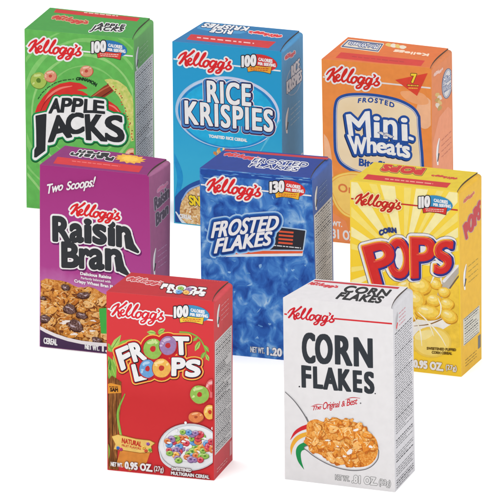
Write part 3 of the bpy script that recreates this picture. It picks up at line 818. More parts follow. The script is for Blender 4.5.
    for i in range(6): s.blob(437.5 + (i % 2) * 2.2, 93 + i * 2.6 + 2, 2.2, 2.6, .3, [ink((214, 178, 110)), ink((222, 206, 190)), ink((186, 150, 80))][i % 3], .2, 10, rng)
    brand(s, ((433.6, 73.5), (443, 65.6), (443, 70), (434, 78.4)), ink((232, 190, 176)), None, 0, .15)
    s.done()
    pour_icon(box, S, .2, .42, ink((196, 118, 92)), 1.15)
orange_box()

# ================================================================ purple raisin box
def purple_box():
    front = fade_ink('purple_front_print', [(.0, (178, 96, 168)), (.28, (204, 130, 188)), (.42, (178, 70, 146)), (1.0, (166, 50, 126))], .1)
    box, F, T, S = carton('purple', 'purple raisin and bran flake cereal box with picture of flakes in milk, middle row left', 'cereal box',
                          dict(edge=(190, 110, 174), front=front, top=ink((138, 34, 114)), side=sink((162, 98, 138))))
    rng = random.Random(11)
    N = Part('product_name', box, F)
    def w(ch, x0, x1, t0, t1, b0, b1): return word(ch, ((x0, t0), (x1, t1)), ((x0 + .2, b0), (x1 + .2, b1)))
    sh = [w('R', 53.4, 69, 217, 217.6, 239.8, 241), w('a', 70.6, 82, 216, 216.6, 240.6, 241.2), w('i', 85, 90, 218, 218.4, 241.2, 241.8), w('s', 93.4, 105, 216, 217.4, 242, 243.2),
          w('i', 108.6, 113.6, 220.6, 221, 243.8, 244.6), w('n', 117, 129.6, 216.6, 219.4, 245, 247.6),
          ('poly', [np.array([(125.4, 236), (130, 236), (132.4, 244), (137.4, 251.4), (131, 248.6), (126.6, 246)])]),
          w('B', 62.4, 78, 242.6, 243.4, 266, 266.6), w('r', 80, 88.6, 240.6, 241, 266.8, 267.4), w('a', 89.8, 102.6, 240.4, 241.4, 267.4, 268.4), w('n', 106, 120.4, 239.4, 241, 268.6, 270),
          ('poly', [np.array([(115.6, 258), (120.6, 258), (122.6, 266), (127.6, 274), (121, 271), (117, 267)])])]
    N.fill(sh, [(3.5, ink((112, 34, 100)), 1.0, 1.4), (3.2, WHITE), (1.5, ink((26, 26, 30)), .35, .45), (1.35, ink((54, 56, 60)))], h=.3)
    N.done()
    bl = Part('brand_logo', box, F); brand(bl, brand_box(70.4, 202.4, 50, .05, .37), RED, WHITE, 1.9, .35); bl.done()
    D = Part('cereal_picture', box, F)
    top = [(38, 282), (41, 281.4), (46, 279), (54, 280.4), (60, 281), (68, 283), (74, 286.4), (81, 289), (88, 287), (95, 289), (101, 293), (108, 296), (118, 299), (130, 303), (154, 310)]
    heap = top + [(154, 366), (38, 350)]
    base = ramp_ink('bran_flake_print', [(.28, (110, 58, 22)), (.42, (186, 110, 44)), (.55, (222, 150, 70)), (.72, (240, 190, 120))], 420, 6, 1.2)
    D.poly([(p[0], p[1] - 0) for p in heap], base, .6)
    tones = [ink((214, 140, 60), .2, scale=900), ink((232, 166, 84), .2, scale=900), ink((196, 116, 46), .2, scale=900), ink((238, 186, 120), .2, scale=900), ink((224, 150, 66), .25, scale=700)]
    dk, hl = ink((120, 62, 26)), ink((248, 212, 156))
    for i in range(105):
        x = rng.uniform(40, 124); y0 = np.interp(x, [p[0] for p in top], [p[1] for p in top]); y = y0 + 3 + (i / 105) ** .8 * 46 + rng.uniform(-2, 2)
        rx, ry, a = rng.uniform(3.4, 7.2), rng.uniform(2.2, 4.2), rng.uniform(-.9, .7)
        D.flake(x, y, rx, ry, a, tones[i % 5] if i % 3 else base, dk, hl, tones[(i + 2) % 5], rng)
    for i in range(9):
        x, y = rng.uniform(56, 106), rng.uniform(318, 334)
        D.blob(x, y, rng.uniform(2, 4), rng.uniform(.9, 1.6), rng.uniform(-.3, .5), ink((242, 230, 222)), .4, 12, rng)
    rz = ramp_ink('raisin_print', [(.3, (60, 36, 34)), (.5, (104, 72, 66)), (.72, (170, 140, 134))], 900, 4, 2.0)
    for x, y, rx, ry, a in ((66, 286.6, 4, 3, .3), (84, 294.6, 6, 3.2, -.1), (70, 308.4, 6.8, 4.4, .3), (82, 315, 5.4, 3, .2), (76, 325, 8, 5, .75), (45, 318, 5, 4, .2), (97, 339, 4.6, 2.8, .2), (112, 322, 5, 3.4, 0), (43, 297.4, 3.5, 1.6, .2)):
        D.blob(x + .4, y + .8, rx * 1.05, ry * 1.05, a, ink((70, 36, 26)), .15, 14, rng)
        D.blob(x, y, rx, ry, a, rz, .18, 16, rng)
        for k in range(3): D.blob(x + rng.uniform(-.5, .5) * rx, y + rng.uniform(-.5, .3) * ry, rx * .3, ry * .12, a + rng.uniform(-.5, .5), ink((196, 176, 184)), .4, 8, rng)
    rim = [(38, 325.4), (46, 330), (56, 334.4), (68, 338.4), (82, 341.4), (96, 343), (110, 344), (130, 346), (154, 350)]
    D.poly(rim + [(154, 366), (38, 352)], ink((240, 232, 234)), 1.2)
    D.poly([(x, y + 2.8) for x, y in rim] + [(154, 368), (38, 354)], fade_ink('plum_band_print', [(0, (74, 50, 84)), (1, (96, 66, 104))]), .6)
    D.done()
    G = Part('corner_flag', box, F); G.poly([(100.6, 309), (128, 306), (128, 333), (102.6, 332)], ink((70, 176, 74)), 1); G.done()
    X = Pieces('front_text', box, F)
    q = (((46.8, 184.2), (60, 184)))
    X.fill([word('Two', ((48, 184), (64.5, 181.2)), ((46.8, 193.6), (63, 189.4)), .95), word('Scoops!', ((68.5, 181.4), (96.4, 176.2)), ((67, 189.6), (94, 186)), .95)], [(.28, WHITE)], h=.2)
    X.fill([word('Delicious Raisins', ((81, 271.4), (111.6, 275.4)), ((81, 274.2), (111.6, 278.4)), 1.05)], [(.22, WHITE)], h=.12)
    X.fill([word('Perfectly balanced with', ((81.6, 276.2), (111, 280)), ((81.6, 278.4), (111, 282.4)), 1.02)], [(.06, WHITE)], h=.12)
    X.fill([word('Crispy Wheat Bran Flakes', ((75, 278.8), (121, 286.2)), ((75, 281.6), (121, 289)), 1.05)], [(.2, WHITE)], h=.12)
    X.fill([word('CEREAL', ((44.4, 337.2), (57.6, 339)), ((44.4, 342.8), (57.6, 344.8)), 1.02)], [(.3, WHITE)], h=.16)
    X.fill([word('NET WT.', ((85.6, 343.6), (99.6, 345.4)), ((85.6, 348.2), (99.6, 350.2)), 1.02)], [(.3, WHITE)], h=.16)
    X.fill([word('1.52 OZ.', ((103, 343.6), (136, 347.6)), ((103, 350.6), (136, 355)), 1.02)], [(.5, WHITE)], h=.2)
    X.done()
    t = Part('lid_print', box, T)
    t.poly([(57.5, 156.8), (143, 166.2), (139, 172.4), (53.2, 163.4)], ink((212, 44, 54)))
    dashes(t, (72, 161), (120, 166.2), ink((236, 110, 110)), .9, 10, 4)
    sh = [word('Raisin', ((112, 160.6), (69, 155.6)), ((114.2, 157.4), (72, 152.6)), 1.05), word('Bran', ((107, 156.4), (77, 152.8)), ((109.2, 153.6), (80, 150.2)), 1.1)]
    t.fill(sh, [(1.1, WHITE), (.5, ink((34, 34, 38)))], h=.16)
    pts = []
    for i in range(26):
        a = i / 26 * 6.283; r = 1.0 if i % 2 else .72; pts.append((130 + 16.5 * r * math.cos(a) - 1.5 * math.sin(a), 158.8 + 4.8 * r * math.sin(a) + 1.7 * math.cos(a)))
    t.poly(pts, ink((240, 178, 60)), 0); t.poly([(130 + (x - 130) * .6, 158.8 + (y - 158.8) * .6) for x, y in pts], ink((248, 200, 84)), 0)
    t.done()
    s = Part('side_print', box, S)
    sh = [word('Raisin', ((154.4, 198.5), (169, 184.6)), ((155, 210.4), (169, 197)), 1.02), word('Bran', ((156, 213.6), (168, 201.6)), ((156.4, 226), (168, 213)), 1.02)]
    s.fill(sh, [(1.0, ink((178, 168, 182))), (.45, ink((92, 84, 100)))], h=.2)
    brand(s, ((157.2, 189.4), (168, 179), (168, 184.4), (157.4, 194.6)), ink((214, 130, 168)), ink((196, 170, 196)), .5, .15)
    s.done()
    pour_icon(box, S, .12, .42, ink((186, 146, 180)), 1.15)
purple_box()

# ================================================================ dark blue frosted-flake box
def blue_box():
    front = ramp_ink('ice_print', [(.30, (28, 66, 148)), (.45, (48, 102, 184)), (.56, (74, 134, 206)), (.68, (138, 182, 226)), (.78, (196, 216, 238))], 150, 9, .7, stretch=(1, 1, .8))
    box, F, T, S = carton('blue', 'royal blue frosted flake cereal box with icy background and slanted white title, centre', 'cereal box',
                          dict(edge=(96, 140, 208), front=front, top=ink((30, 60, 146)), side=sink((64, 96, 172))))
    rng = random.Random(17)
    A = Part('ice_picture', box, F)
    ic = [ink((96, 152, 212), .15), ink((44, 88, 168), .15), ink((134, 178, 224), .15), ink((62, 118, 190), .15)]
    for i in range(60):
        x, y = rng.uniform(200, 316), rng.uniform(184, 360)
        A.blob(x, y, rng.uniform(.8, 2.6), rng.uniform(.5, 1.4), rng.choice((-.6, .1, .5, 1.2)) + rng.uniform(-.3, .3), ic[(0, 2, 3)[i % 3]], .5, 8, rng)
    A.poly([(198, 168), (314, 178.4), (314, 184), (198, 174)], ink((40, 80, 164), .1))
    for i in range(20): A.blob(rng.uniform(205, 308), rng.uniform(173, 181), rng.uniform(2, 7), .5, .1, ic[(i % 2) * 2], .5, 8, rng)
    A.done()
    rule(box, F, (198, 184.2), (316, 196.2), WHITE, 1.4)
    K = Part('slogan_panel', box, F)
    K.poly([(226, 247), (302.4, 251.6), (302, 255.2), (226, 256)], ink((226, 232, 240)), .8)
    K.poly([(228, 250), (302.8, 250.6), (302.2, 253), (228, 254)], ink((232, 98, 60)), .3)
    K.poly([(240, 229), (278, 227.6), (305, 231), (302.4, 249.4), (228, 249)], ink((178, 204, 232)), 1.6); K.poly([(240, 229), (278, 227.6), (305, 231), (302.4, 249.4), (228, 249)], ink((48, 48, 56)), .4)
    for i in range(4): K.poly([(279.4 - i * .3, 230.6 + i * 3.7), (293.6 - i * .3, 231.8 + i * 3.7), (293.4 - i * .3, 233.4 + i * 3.7), (279.2 - i * .3, 232.2 + i * 3.7)], ink((226, 92, 62)), .1)
    dashes(K, (271, 245), (301, 248), ink((214, 214, 218)), 1.0, 9, 2); K.done()
    N = Part('product_name', box, F)
    sh = [word('FROSTED', ((214.6, 222.6), (247, 218.2), (280, 216)), ((211.6, 237.6), (243, 233.6), (276.4, 229.4)), 1.02), word('FLAKES', ((218, 239.2), (245, 234.6), (272.4, 231.6)), ((214.6, 253), (242, 248.6), (269.6, 244.6)), 1.02)]
    N.fill(sh, [(5.2, ink((176, 206, 236))), (4.2, ink((110, 164, 220))), (3.4, ink((34, 86, 166))), (2.2, ink((24, 56, 124)), .3, .6)], h=.3)
    N.fill(heavy(sh, .5, .3), [(.9, ink((28, 66, 140))), (.15, WHITE)], h=.22)
    dashes(N, (216, 257.4), (226, 257), ink((70, 120, 190)), 1.2, 4, 2, .2); N.done()
    X = Pieces('front_text', box, F)
    X.fill([word('NET WT.', ((250.6, 346.6), (264.4, 348)), ((250.6, 352), (264.4, 353.4)), 1.02)], [(.5, ink((60, 70, 100))), (.2, ink((214, 220, 230)))], h=.16)
    X.fill([word('1.20 OZ.', ((267.4, 347.4), (300, 351)), ((267.4, 354.6), (300, 358.4)), 1.05)], [(.9, ink((50, 70, 120))), (.5, WHITE)], h=.2)
    X.done()
    bl = Part('brand_logo', box, F); brand(bl, brand_box(207.2, 177, 54, .03, .40), RED, WHITE, 1.9, .35); bl.done()
    badge(box, F, 288.2, 188.6, '130', ink((220, 54, 52)), ink((244, 186, 56)), ink((208, 84, 40)), 12)
    t = Part('lid_print', box, T)
    t.poly([(226, 148.6), (330, 157), (327, 159.6), (223, 151)], ink((196, 52, 60)))
    brand(t, ((225.6, 152.4), (263, 156), (259.6, 160.4), (222.4, 156.8)), ink((216, 60, 60)), ink((170, 170, 204)), .4, 0, .12)
    sh = [word('FROSTED', ((255, 158.2), (309.4, 163)), ((251.6, 161.8), (306, 166.8)), 1.1), word('FLAKES', ((252, 163), (300, 167.6)), ((248.6, 166.4), (296.6, 171)), 1.1)]
    t.fill(sh, [(.8, WHITE), (.12, ink((32, 50, 120)))], h=.15); t.done()
    nutrition(box, S, .205, 1.0, lines=56, seed=3)
    pour_icon(box, S, .1, .07, ink((120, 146, 200)))
blue_box()

# ================================================================ yellow corn-puff box
def yellow_box():
    front = fade_ink('yellow_front_print', [(0, (255, 210, 60)), (.5, (255, 216, 58)), (1, (255, 224, 84))], .1)
    box, F, T, S = carton('yellow', 'yellow corn puff cereal box with fat red letters and pale sunbeams, middle row right', 'cereal box',
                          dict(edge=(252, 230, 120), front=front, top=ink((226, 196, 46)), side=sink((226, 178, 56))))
    rng = random.Random(23)
    A = Part('sunbeam_print', box, F); c = np.array((404, 262.))
    pale, mid = ink((255, 243, 176), .04), ink((255, 232, 122), .04)
    for i, (a, w, m) in enumerate([(-2.85, .05, mid), (-2.62, .07, pale), (-2.38, .05, mid), (-2.18, .08, pale), (-1.95, .04, mid), (-1.78, .09, pale), (-1.52, .05, mid), (-1.33, .08, pale), (-1.1, .04, mid), (-.92, .08, pale), (-.7, .05, mid), (-.5, .07, pale), (-.25, .05, mid), (3.0, .05, mid), (2.75, .06, pale), (0.1, .05, pale)]):
        A.poly([c, c + 130 * np.array((math.cos(a - w), math.sin(a - w))), c + 130 * np.array((math.cos(a + w), math.sin(a + w)))], m, h=.5)
    A.done()
    rule(box, F, (348, 198.2), (462, 210.6), ink((206, 56, 52)), 1.5)
    D = Part('cereal_picture', box, F)
    D.poly([(372, 300), (380, 290), (396, 284), (416, 280), (436, 276), (450, 280), (463, 290), (463, 345), (440, 352), (410, 350), (372, 345)], ink((246, 204, 70), .12), 1)
    D.curve([(466, 262), (456, 272), (446, 284), (440, 296)], [2, 6, 10, 6], ink((190, 182, 170))); D.curve([(467, 258), (455, 269), (444, 281)], [1, 2.2, 3], WHITE); D.curve([(466, 268), (458, 277), (450, 288)], [.8, 1.4, 1.6], ink((120, 106, 90)))
    D.poly([(376, 322), (400, 318), (430, 322), (452, 314), (456, 320), (440, 330), (410, 336), (380, 334)], ink((244, 240, 232)), 1)
    D.curve([(414, 326), (430, 324), (444, 318), (450, 314)], [.5, 1.2, 1.2, .6], ink((150, 110, 60)))
    y1, y2, y3, sh = ink((250, 212, 88), .1, scale=500), ink((255, 226, 126), .1, scale=500), ink((244, 190, 62), .1, scale=500), ink((204, 146, 42))
    def puff(x, y, rx, ry, a):
        D.blob(x + .4, y + .8, rx * 1.04, ry * 1.04, a, sh, .06, 20, rng); D.blob(x, y, rx, ry, a, y3, .06, 20, rng)
        D.blob(x - rx * .06, y - ry * .1, rx * .86, ry * .8, a, y1, .06, 18, rng); D.blob(x - rx * .16, y - ry * .26, rx * .6, ry * .48, a, y2, .08, 16, rng); D.blob(x - rx * .25, y - ry * .42, rx * .28, ry * .16, a, ink((254, 242, 190)), .12, 10, rng)
    for q in ((392, 292, 11, 7, .2), (406, 287, 10, 8, -.2), (378, 300, 9, 7, 0), (420, 286, 11, 9, .3), (436, 284, 6, 5, .4), (444, 292, 6, 5, 0), (400, 302, 11, 8, .1), (416, 300, 10, 9, .6), (434, 300, 8, 6, .2), (447, 304, 7, 6, .3), (410, 314, 8, 7, 0), (428, 312, 13, 7.5, .2), (449, 316, 9, 6.5, .45), (398, 318, 10, 7, 0), (384, 312, 9, 7, .2)): puff(*q)
    big = [(432 + 19 * math.cos(i / 24 * 6.283), 342 + 15 * math.sin(i / 24 * 6.283)) for i in range(24)]
    D.poly(big, ink((244, 206, 88)), .6); D.poly(big, ink((250, 220, 118)), -1.4); D.blob(424, 335, 10, 4.5, -.3, ink((252, 232, 156)), .08, 16, rng)
    milk = ink((252, 246, 224))
    for p in ([(413, 314), (420, 330), (422, 346)], [(424, 318), (433, 327), (441, 337), (446, 346)], [(438, 298), (441, 306), (440, 314), (436, 318)], [(418, 312), (428, 322), (434, 336)], [(396, 318), (404, 330), (414, 340)]): D.curve(p, [.5, 1.3] + [1.0] * (len(p) - 3) + [.4], milk)
    for p in ([(436, 268), (434, 276), (431, 283)], [(443, 269), (441, 277), (442, 284)]): D.curve(p, [1.4, 1.8, .6], milk)
    D.done()
    N = Part('product_name', box, F)
    def puffy(ch, tl, tr, br, bl): return word(ch, (tl, tr), (bl, br))
    sh = [puffy('P', (363.4, 247), (388.6, 240.5), (400.5, 277), (374.5, 286)), puffy('O', (387.4, 241.5), (407, 238.4), (409.6, 275.6), (390, 277)), puffy('P', (411.6, 238), (434.6, 238.4), (432.6, 275), (412.4, 277)), puffy('S', (436.6, 243), (453, 240.6), (449, 270), (435, 273.4))]
    holes = [('poly', [np.array(q)]) for q in ([(371, 250), (383, 247), (386, 262), (375, 266)], [(393, 248), (402, 248), (405, 266), (396, 268)], [(418, 245), (427, 245), (426, 258), (418, 258)])]
    N.fill(sh + holes, [(5.3, ink((66, 60, 100)), -.2, 0), (4.9, WHITE)], h=.3)
    N.fill(sh, [(3.2, ink((52, 60, 140)), 1.1, .8)], h=.3)
    N.fill(holes, [(-.2, WHITE)], h=.3)
    for i in (1, 0, 2, 3):
        hv = heavy([sh[i]], 1.05, .65)
        N.fill(hv, [(1.6, ink((52, 58, 136)), .9, .6), (1.0, ink((250, 186, 60)), -.7, -.6), (.7, ink((196, 38, 44)), .25, .25), (.45, ink((218, 50, 48)))], h=.28)
        N.fill([sh[i]], [(.35, ink((232, 88, 74)), -.8, -.9), (-.1, ink((218, 50, 48)), -.1, .1)], h=.22)
    N.done()
    X = Pieces('front_text', box, F)
    X.fill([word('CORN', ((378.8, 231.4), (387, 228), (395.8, 228.2)), ((380.4, 235.8), (388, 232.4), (396.4, 232.8)), 1.1)], [(.55, ink((48, 66, 130)))], h=.18)
    X.fill([word('SWEETENED PUFFED', ((427, 347), (456, 348.6)), ((427, 349.4), (456, 351)), 1.05), word('CORN CEREAL', ((432, 351), (452, 352.2)), ((432, 353.4), (452, 354.6)), 1.05)], [(.2, ink((110, 84, 30)))], h=.15)
    X.fill([word('NET WT.', ((388, 356.6), (408, 359)), ((388, 361.2), (408, 363.6)), 1.05)], [(.7, ink((180, 140, 40))), (.3, WHITE)], h=.16)
    X.fill([word('0.95 OZ.', ((414, 360), (443, 363.4)), ((414, 366.8), (443, 370.6)), 1.05)], [(1.0, ink((196, 150, 40))), (.6, WHITE)], h=.2)
    X.fill([word('(27g)', ((446, 364.4), (456.6, 366)), ((446, 369), (456.6, 370.6)), 1.05)], [(.5, ink((170, 130, 60))), (.15, WHITE)], h=.16)
    X.done()
    bl = Part('brand_logo', box, F); brand(bl, brand_box(355.4, 192.4, 46, .05, .385), ink((200, 46, 40)), ink((252, 232, 170)), 1.3, .3); bl.done()
    badge(box, F, 435.6, 203.6, '110', ink((60, 146, 196)), ink((220, 60, 54)), ink((244, 200, 190)), 15)
    t = Part('lid_print', box, T)
    t.poly([(367.6, 174.2), (451, 183), (447, 187.8), (363, 179)], ink((206, 44, 48)))
    dashes(t, (385, 178.8), (433, 183.8), ink((236, 160, 140)), 1, 10, 4)
    t.fill([word('POPS', ((421, 174.2), (381, 170)), ((425, 168.4), (386, 164.4)), 1.1)], [(1.9, ink((50, 40, 50))), (1.4, ink((236, 190, 80))), (1.0, ink((204, 46, 44)))], h=.25)
    brand(t, ((457, 179.6), (430, 177), (431.6, 174.4), (458, 177)), ink((204, 64, 54)), None, 0, 0, .12); t.done()
    s = Part('side_print', box, S)
    s.fill([word('POPS', ((463.8, 226), (480.6, 200)), ((466.4, 238.6), (480.4, 216.6)), 1.08)], [(1.6, ink((180, 150, 150))), (.95, ink((196, 70, 74)))], h=.22)
    brand(s, ((463.4, 200), (474.6, 189), (474.4, 194), (463.8, 205.2)), ink((206, 110, 90)), ink((222, 200, 150)), .4, .15)
    s.done()
    pour_icon(box, S, .15, .42, ink((176, 150, 60)), 1.1)
    nutrition(box, S, .70, .845, .12, .9, lines=9, seed=8, frame=True, paper=ink((214, 210, 196)))
    s2 = Part('side_print', box, S)
    for i in range(3): dashes(s2, S.uv(.2, .93 + i * .016), S.uv(.75, .93 + i * .016), ink((150, 120, 50)), .6, 5, i)
    s2.poly([S.uv(.82, .86), S.uv(.95, .86), S.uv(.95, .93), S.uv(.82, .93)], ink((120, 120, 120))); s2.done()
yellow_box()

# ================================================================ red fruit-ring box
def red_box():
    front = fade_ink('red_front_print', [(0, (216, 54, 58)), (.35, (206, 48, 52)), (.6, (220, 60, 64)), (1, (218, 62, 68))], .12)
    box, F, T, S = carton('red', 'red fruity ring cereal box with multicoloured rings in the title, front row left', 'cereal box',
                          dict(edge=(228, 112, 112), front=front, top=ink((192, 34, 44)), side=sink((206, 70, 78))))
    rng = random.Random(31)
    rule(box, F, (104, 308.4), (216, 320.6), WHITE, 1.4)
    J = Part('leaf_picture', box, F)
    lf, lf2, lfd = ink((132, 182, 74), .12), ink((176, 208, 104), .12), ink((78, 132, 48), .12)
    def leaf(a, b, w, m):
        a, b = np.array(a, float), np.array(b, float); d = b - a; n = np.array((-d[1], d[0])); n = n / np.hypot(*n) * w
        J.poly([a, a + d * .25 + n * .8, a + d * .6 + n, b, a + d * .6 - n, a + d * .25 - n * .8], m, .1); J.curve([a, a + d * .5, b], [.2, .6, .15], lf2 if m is not lf2 else lfd)
    for a, b, w, m in (((112, 350), (132, 339), 3, lf), ((110, 352), (121, 335), 3, lf2), ((112, 352), (104, 342), 3, lf), ((114, 348), (131, 345), 2.4, lf2), ((108, 356), (116, 378), 4, lf), ((110, 358), (106, 384), 3, lfd), ((113, 356), (122, 370), 3, lf2), ((108, 368), (118, 392), 3.4, lf),
                       ((155, 334), (144, 339), 2.2, lf), ((156, 333), (147, 332), 2.2, lf2), ((158, 333), (168, 335), 2.4, lf), ((158, 332), (165, 329), 2, lf2), ((156, 334), (153, 340), 2, lfd)): leaf(a, b, w, m)
    J.curve([(180, 332), (190, 333), (199, 338), (204, 346), (206, 354), (206, 360)], [1.6, 1.4, 1.2, 1.2, 1, .4], lf); 
    for a, b, w, m in (((200, 341), (195, 351), 2.2, lf2), ((204, 345), (209, 352), 1.8, lf), ((205, 352), (201, 359), 1.8, lf), ((206, 354), (209, 361), 1.6, lf2), ((198, 337), (193, 341), 1.6, lf)): leaf(a, b, w, m)
    J.done()
    COL = [((150, 192, 88), (84, 130, 50), (206, 226, 150)), ((160, 128, 176), (104, 74, 124), (206, 184, 214)), ((108, 162, 214), (58, 104, 164), (176, 208, 236)), ((240, 184, 88), (196, 122, 44), (252, 220, 150)), ((226, 130, 76), (178, 80, 46), (246, 184, 136)), ((216, 74, 88), (160, 40, 60), (240, 150, 156))]
    def ring(P, x, y, rx, ry, c, hole=.3, hcol=None):
        a, b, l = COL[c]; P.ring(x, y, rx, ry, hole, ink(a, .1, scale=600), ink(hcol or b), ink(l), rng=rng)
    def ell(cx, cy, rx, ry, n=40): return [(cx + rx * math.cos(i / n * 6.2832), cy + ry * math.sin(i / n * 6.2832)) for i in range(n)]
    N = Part('product_name', box, F)
    def w(ch, tl, tr, br, bl): return word(ch, (tl, tr), (bl, br))
    sh = [w('F', (116.6, 350.6), (127, 346.2), (131.4, 363.4), (122.2, 369.4)), w('R', (129.4, 344.4), (139.6, 342.2), (145.6, 358.4), (134.6, 361)), w('T', (173, 337.4), (188, 337.8), (188.4, 354), (174.4, 353.6)),
          w('L', (132.4, 365.6), (140.6, 363.8), (146, 378.2), (135.8, 380.6)), w('P', (172.8, 358.6), (184.6, 358.6), (184, 374.6), (172.6, 374.8)), w('S', (187, 360.6), (200, 360.6), (199.4, 375.4), (186.2, 376))]
    rings = [(153, 348.8, 9.4, 10.4, 0, (200, 50, 50)), (168, 345.4, 8.6, 9.4, 1, (196, 50, 56)), (147.6, 368.6, 8, 9.2, 2, (196, 50, 56)), (161.6, 368, 9, 9.6, 3, (196, 60, 50))]
    allsh = sh + [('poly', [np.array(ell(*r[:4], 24))]) for r in rings]
    N.fill(allsh, [(4.6, ink((120, 30, 30)), .3, .6), (4.2, ink((248, 190, 84))), (3.1, ink((204, 36, 44)))], h=.3)
    N.fill(sh, [(2.1, ink((32, 30, 34)), .3, .3), (1.25, WHITE)], h=.25)
    for x, y, rx, ry, c, hc in rings: N.blob(x + .2, y + .3, rx + .7, ry + .7, 0, ink((60, 30, 40)), .02, 24, rng); ring(N, x, y, rx, ry, c, .3, hc)
    N.done()
    bl = Part('brand_logo', box, F); brand(bl, brand_box(111.4, 302, 53, .03, .39), ink((222, 44, 56)), WHITE, 1.5, .2); bl.done()
    badge(box, F, 192.4, 313.4, '100', ink((70, 148, 196)), ink((244, 204, 70)), ink((206, 90, 40)), 20)
    W = Part('wood_post_picture', box, F)
    wood = ramp_ink('wood_print', [(.3, (84, 46, 22)), (.5, (138, 84, 40)), (.7, (186, 124, 66))], 260, 5, .5, stretch=(3, 3, .5))
    W.poly([(104, 386), (112, 376), (121, 382), (121, 400), (118, 430), (117, 460), (119, 474), (104, 474)], wood, .4)
    for x in (109, 113, 117): W.curve([(x, 388), (x - .6, 420), (x + .4, 466)], [.3, .8, .4], ink((72, 40, 20)))
    W.poly([(107, 384.5), (111, 383.4), (120.4, 385.6), (121, 392.4), (108, 393)], ink((226, 150, 54)), .4)
    dashes(W, (109.4, 386.6), (118, 387), ink((90, 50, 20)), .9, 4, 1)
    W.fill([word('SAM', ((110.6, 387.8), (117.8, 388.2)), ((110.4, 391.2), (118, 391.6)), 1.05)], [(.3, ink((60, 34, 20)))], h=.15)
    W.curve([(125, 394), (118, 412), (120, 430), (124, 446), (132, 458)], [1.0, 2.2, 2.4, 2.2, 1.2], lf); W.curve([(107, 440), (109, 452), (106, 466)], [1, 2, 1], lf)
    W.curve([(118, 420), (121, 436), (126, 450)], [.3, .7, .3], lf2)
    W.poly([(122, 448), (138, 444), (150, 450), (146, 462), (130, 470), (118, 462)], ink((222, 140, 60), .12), 1)
    W.done()
    K = Part('flavour_scroll', box, F)
    K.poly([(112, 436.4), (118, 434.6), (136, 439), (150, 440.6), (154.6, 443), (151, 446), (152, 452), (140, 452.6), (124, 450), (114, 449), (115.6, 444)], ink((164, 104, 40)), .7)
    K.poly([(112, 436.4), (118, 434.6), (136, 439), (150, 440.6), (154.6, 443), (151, 446), (152, 452), (140, 452.6), (124, 450), (114, 449), (115.6, 444)], ink((238, 198, 110), .1), 0)
    K.fill([word('NATURAL', ((122.4, 438), (141.6, 442)), ((122, 442.6), (141.2, 446.6)), 1.05)], [(.3, ink((196, 60, 40)))], h=.15)
    K.fill([word('FRUIT FLAVORS', ((122, 444), (141, 447.6)), ((122, 446.2), (141, 449.8)), 1.0)], [(.12, ink((196, 80, 50)))], h=.15)
    for x, y, m in ((118, 447.6, (60, 110, 190)), (121, 449, (200, 60, 120)), (146, 450.4, (226, 90, 60)), (150, 449.6, (120, 180, 70)), (148, 443.6, (150, 90, 170)), (144, 447.6, (240, 180, 70))): K.ring(x, y, 1.7, 1.5, .3, ink(m), ink(tuple(int(v * .6) for v in m)), ink(tuple(min(255, v + 50) for v in m)), rng=rng)
    K.done()
    B = Part('cereal_bowl_picture', box, F)
    bw = ell(189.5, 447, 31, 23.6)
    B.poly(bw, ink((150, 40, 46)), .9); B.poly(bw, ink((206, 208, 212)), 0); B.poly(bw, ink((236, 236, 238)), -1.2); B.poly(ell(191, 443.4, 27, 18.4), ink((198, 202, 210)), .4); B.poly(ell(191, 443.8, 27, 18), ink((240, 240, 242), .04), 0)
    for i in range(84):
        t = i * 2.39996; r = math.sqrt((i + .5) / 84); x, y = 190 + 24 * r * math.cos(t) + rng.uniform(-1.2, 1.2), 446 + 15 * r * math.sin(t) + rng.uniform(-1, 1)
        if (i * 7) % 84 < 22: continue
        s_ = rng.uniform(2.6, 4.2); ring(B, x, y, s_, s_ * rng.uniform(.7, .95), rng.randrange(6), .32)
        if i % 4 == 0: B.blob(x + 2, y + 1.8, 2.6, .9, .2, ink((244, 244, 246)), .3, 10, rng)
    B.curve([(159.5, 450), (163, 460), (172, 467), (184, 470)], [.6, 2, 2.2, 1], ink((222, 224, 228)))
    for x, y in ((186, 422.4), (177, 430), (213, 428)): B.blob(x, y, 1.3, 1.6, 0, WHITE, .1, 10, rng)
    B.done()
    Q = Part('cereal_picture', box, F)
    a, b, l = COL[5]; Q.ring(212, 388, 6, 9, .4, ink((226, 110, 112)), ink((206, 60, 66)), ink((240, 180, 180)), rng=rng)
    ring(Q, 200, 394, 9.4, 9.2, 0, .27, (190, 60, 50)); ring(Q, 196.4, 416.6, 7.4, 5.4, 4, .24); ring(Q, 210.4, 411.6, 6.2, 7.4, 3, .3, (200, 60, 40)); Q.done()
    X = Pieces('front_text', box, F)
    X.fill([word('NET WT.', ((111.4, 461.4), (123, 462.8)), ((111.4, 465.4), (123, 466.8)), 1.02)], [(.2, WHITE)], h=.15)
    X.fill([word('0.95 OZ.', ((125.6, 461.4), (152.6, 464.4)), ((125.6, 467.8), (152.6, 471)), 1.04)], [(.9, ink((120, 40, 40))), (.5, WHITE)], h=.2)
    X.fill([word('(27g)', ((154.6, 465.4), (164, 466.6)), ((154.6, 470.2), (164, 471.4)), 1.04)], [(.5, ink((130, 60, 60))), (.1, WHITE)], h=.15)
    X.fill([word('SWEETENED', ((172, 466.6), (191.6, 468.6)), ((172, 469.6), (191.6, 471.6)), 1.04), word('MULTIGRAIN CEREAL', ((171.6, 471), (209.6, 475)), ((171.6, 474), (209.6, 478.2)), 1.04)], [(.6, ink((90, 40, 44))), (.2, WHITE)], h=.15)
    X.done()
    t = Part('lid_print', box, T)
    t.poly([(150, 274.4), (222, 281.4), (221.6, 281.9), (149.6, 274.9)], ink((236, 150, 150)))
    dashes(t, (148, 272.8), (200, 277.4), ink((226, 120, 120)), .9, 10, 4)
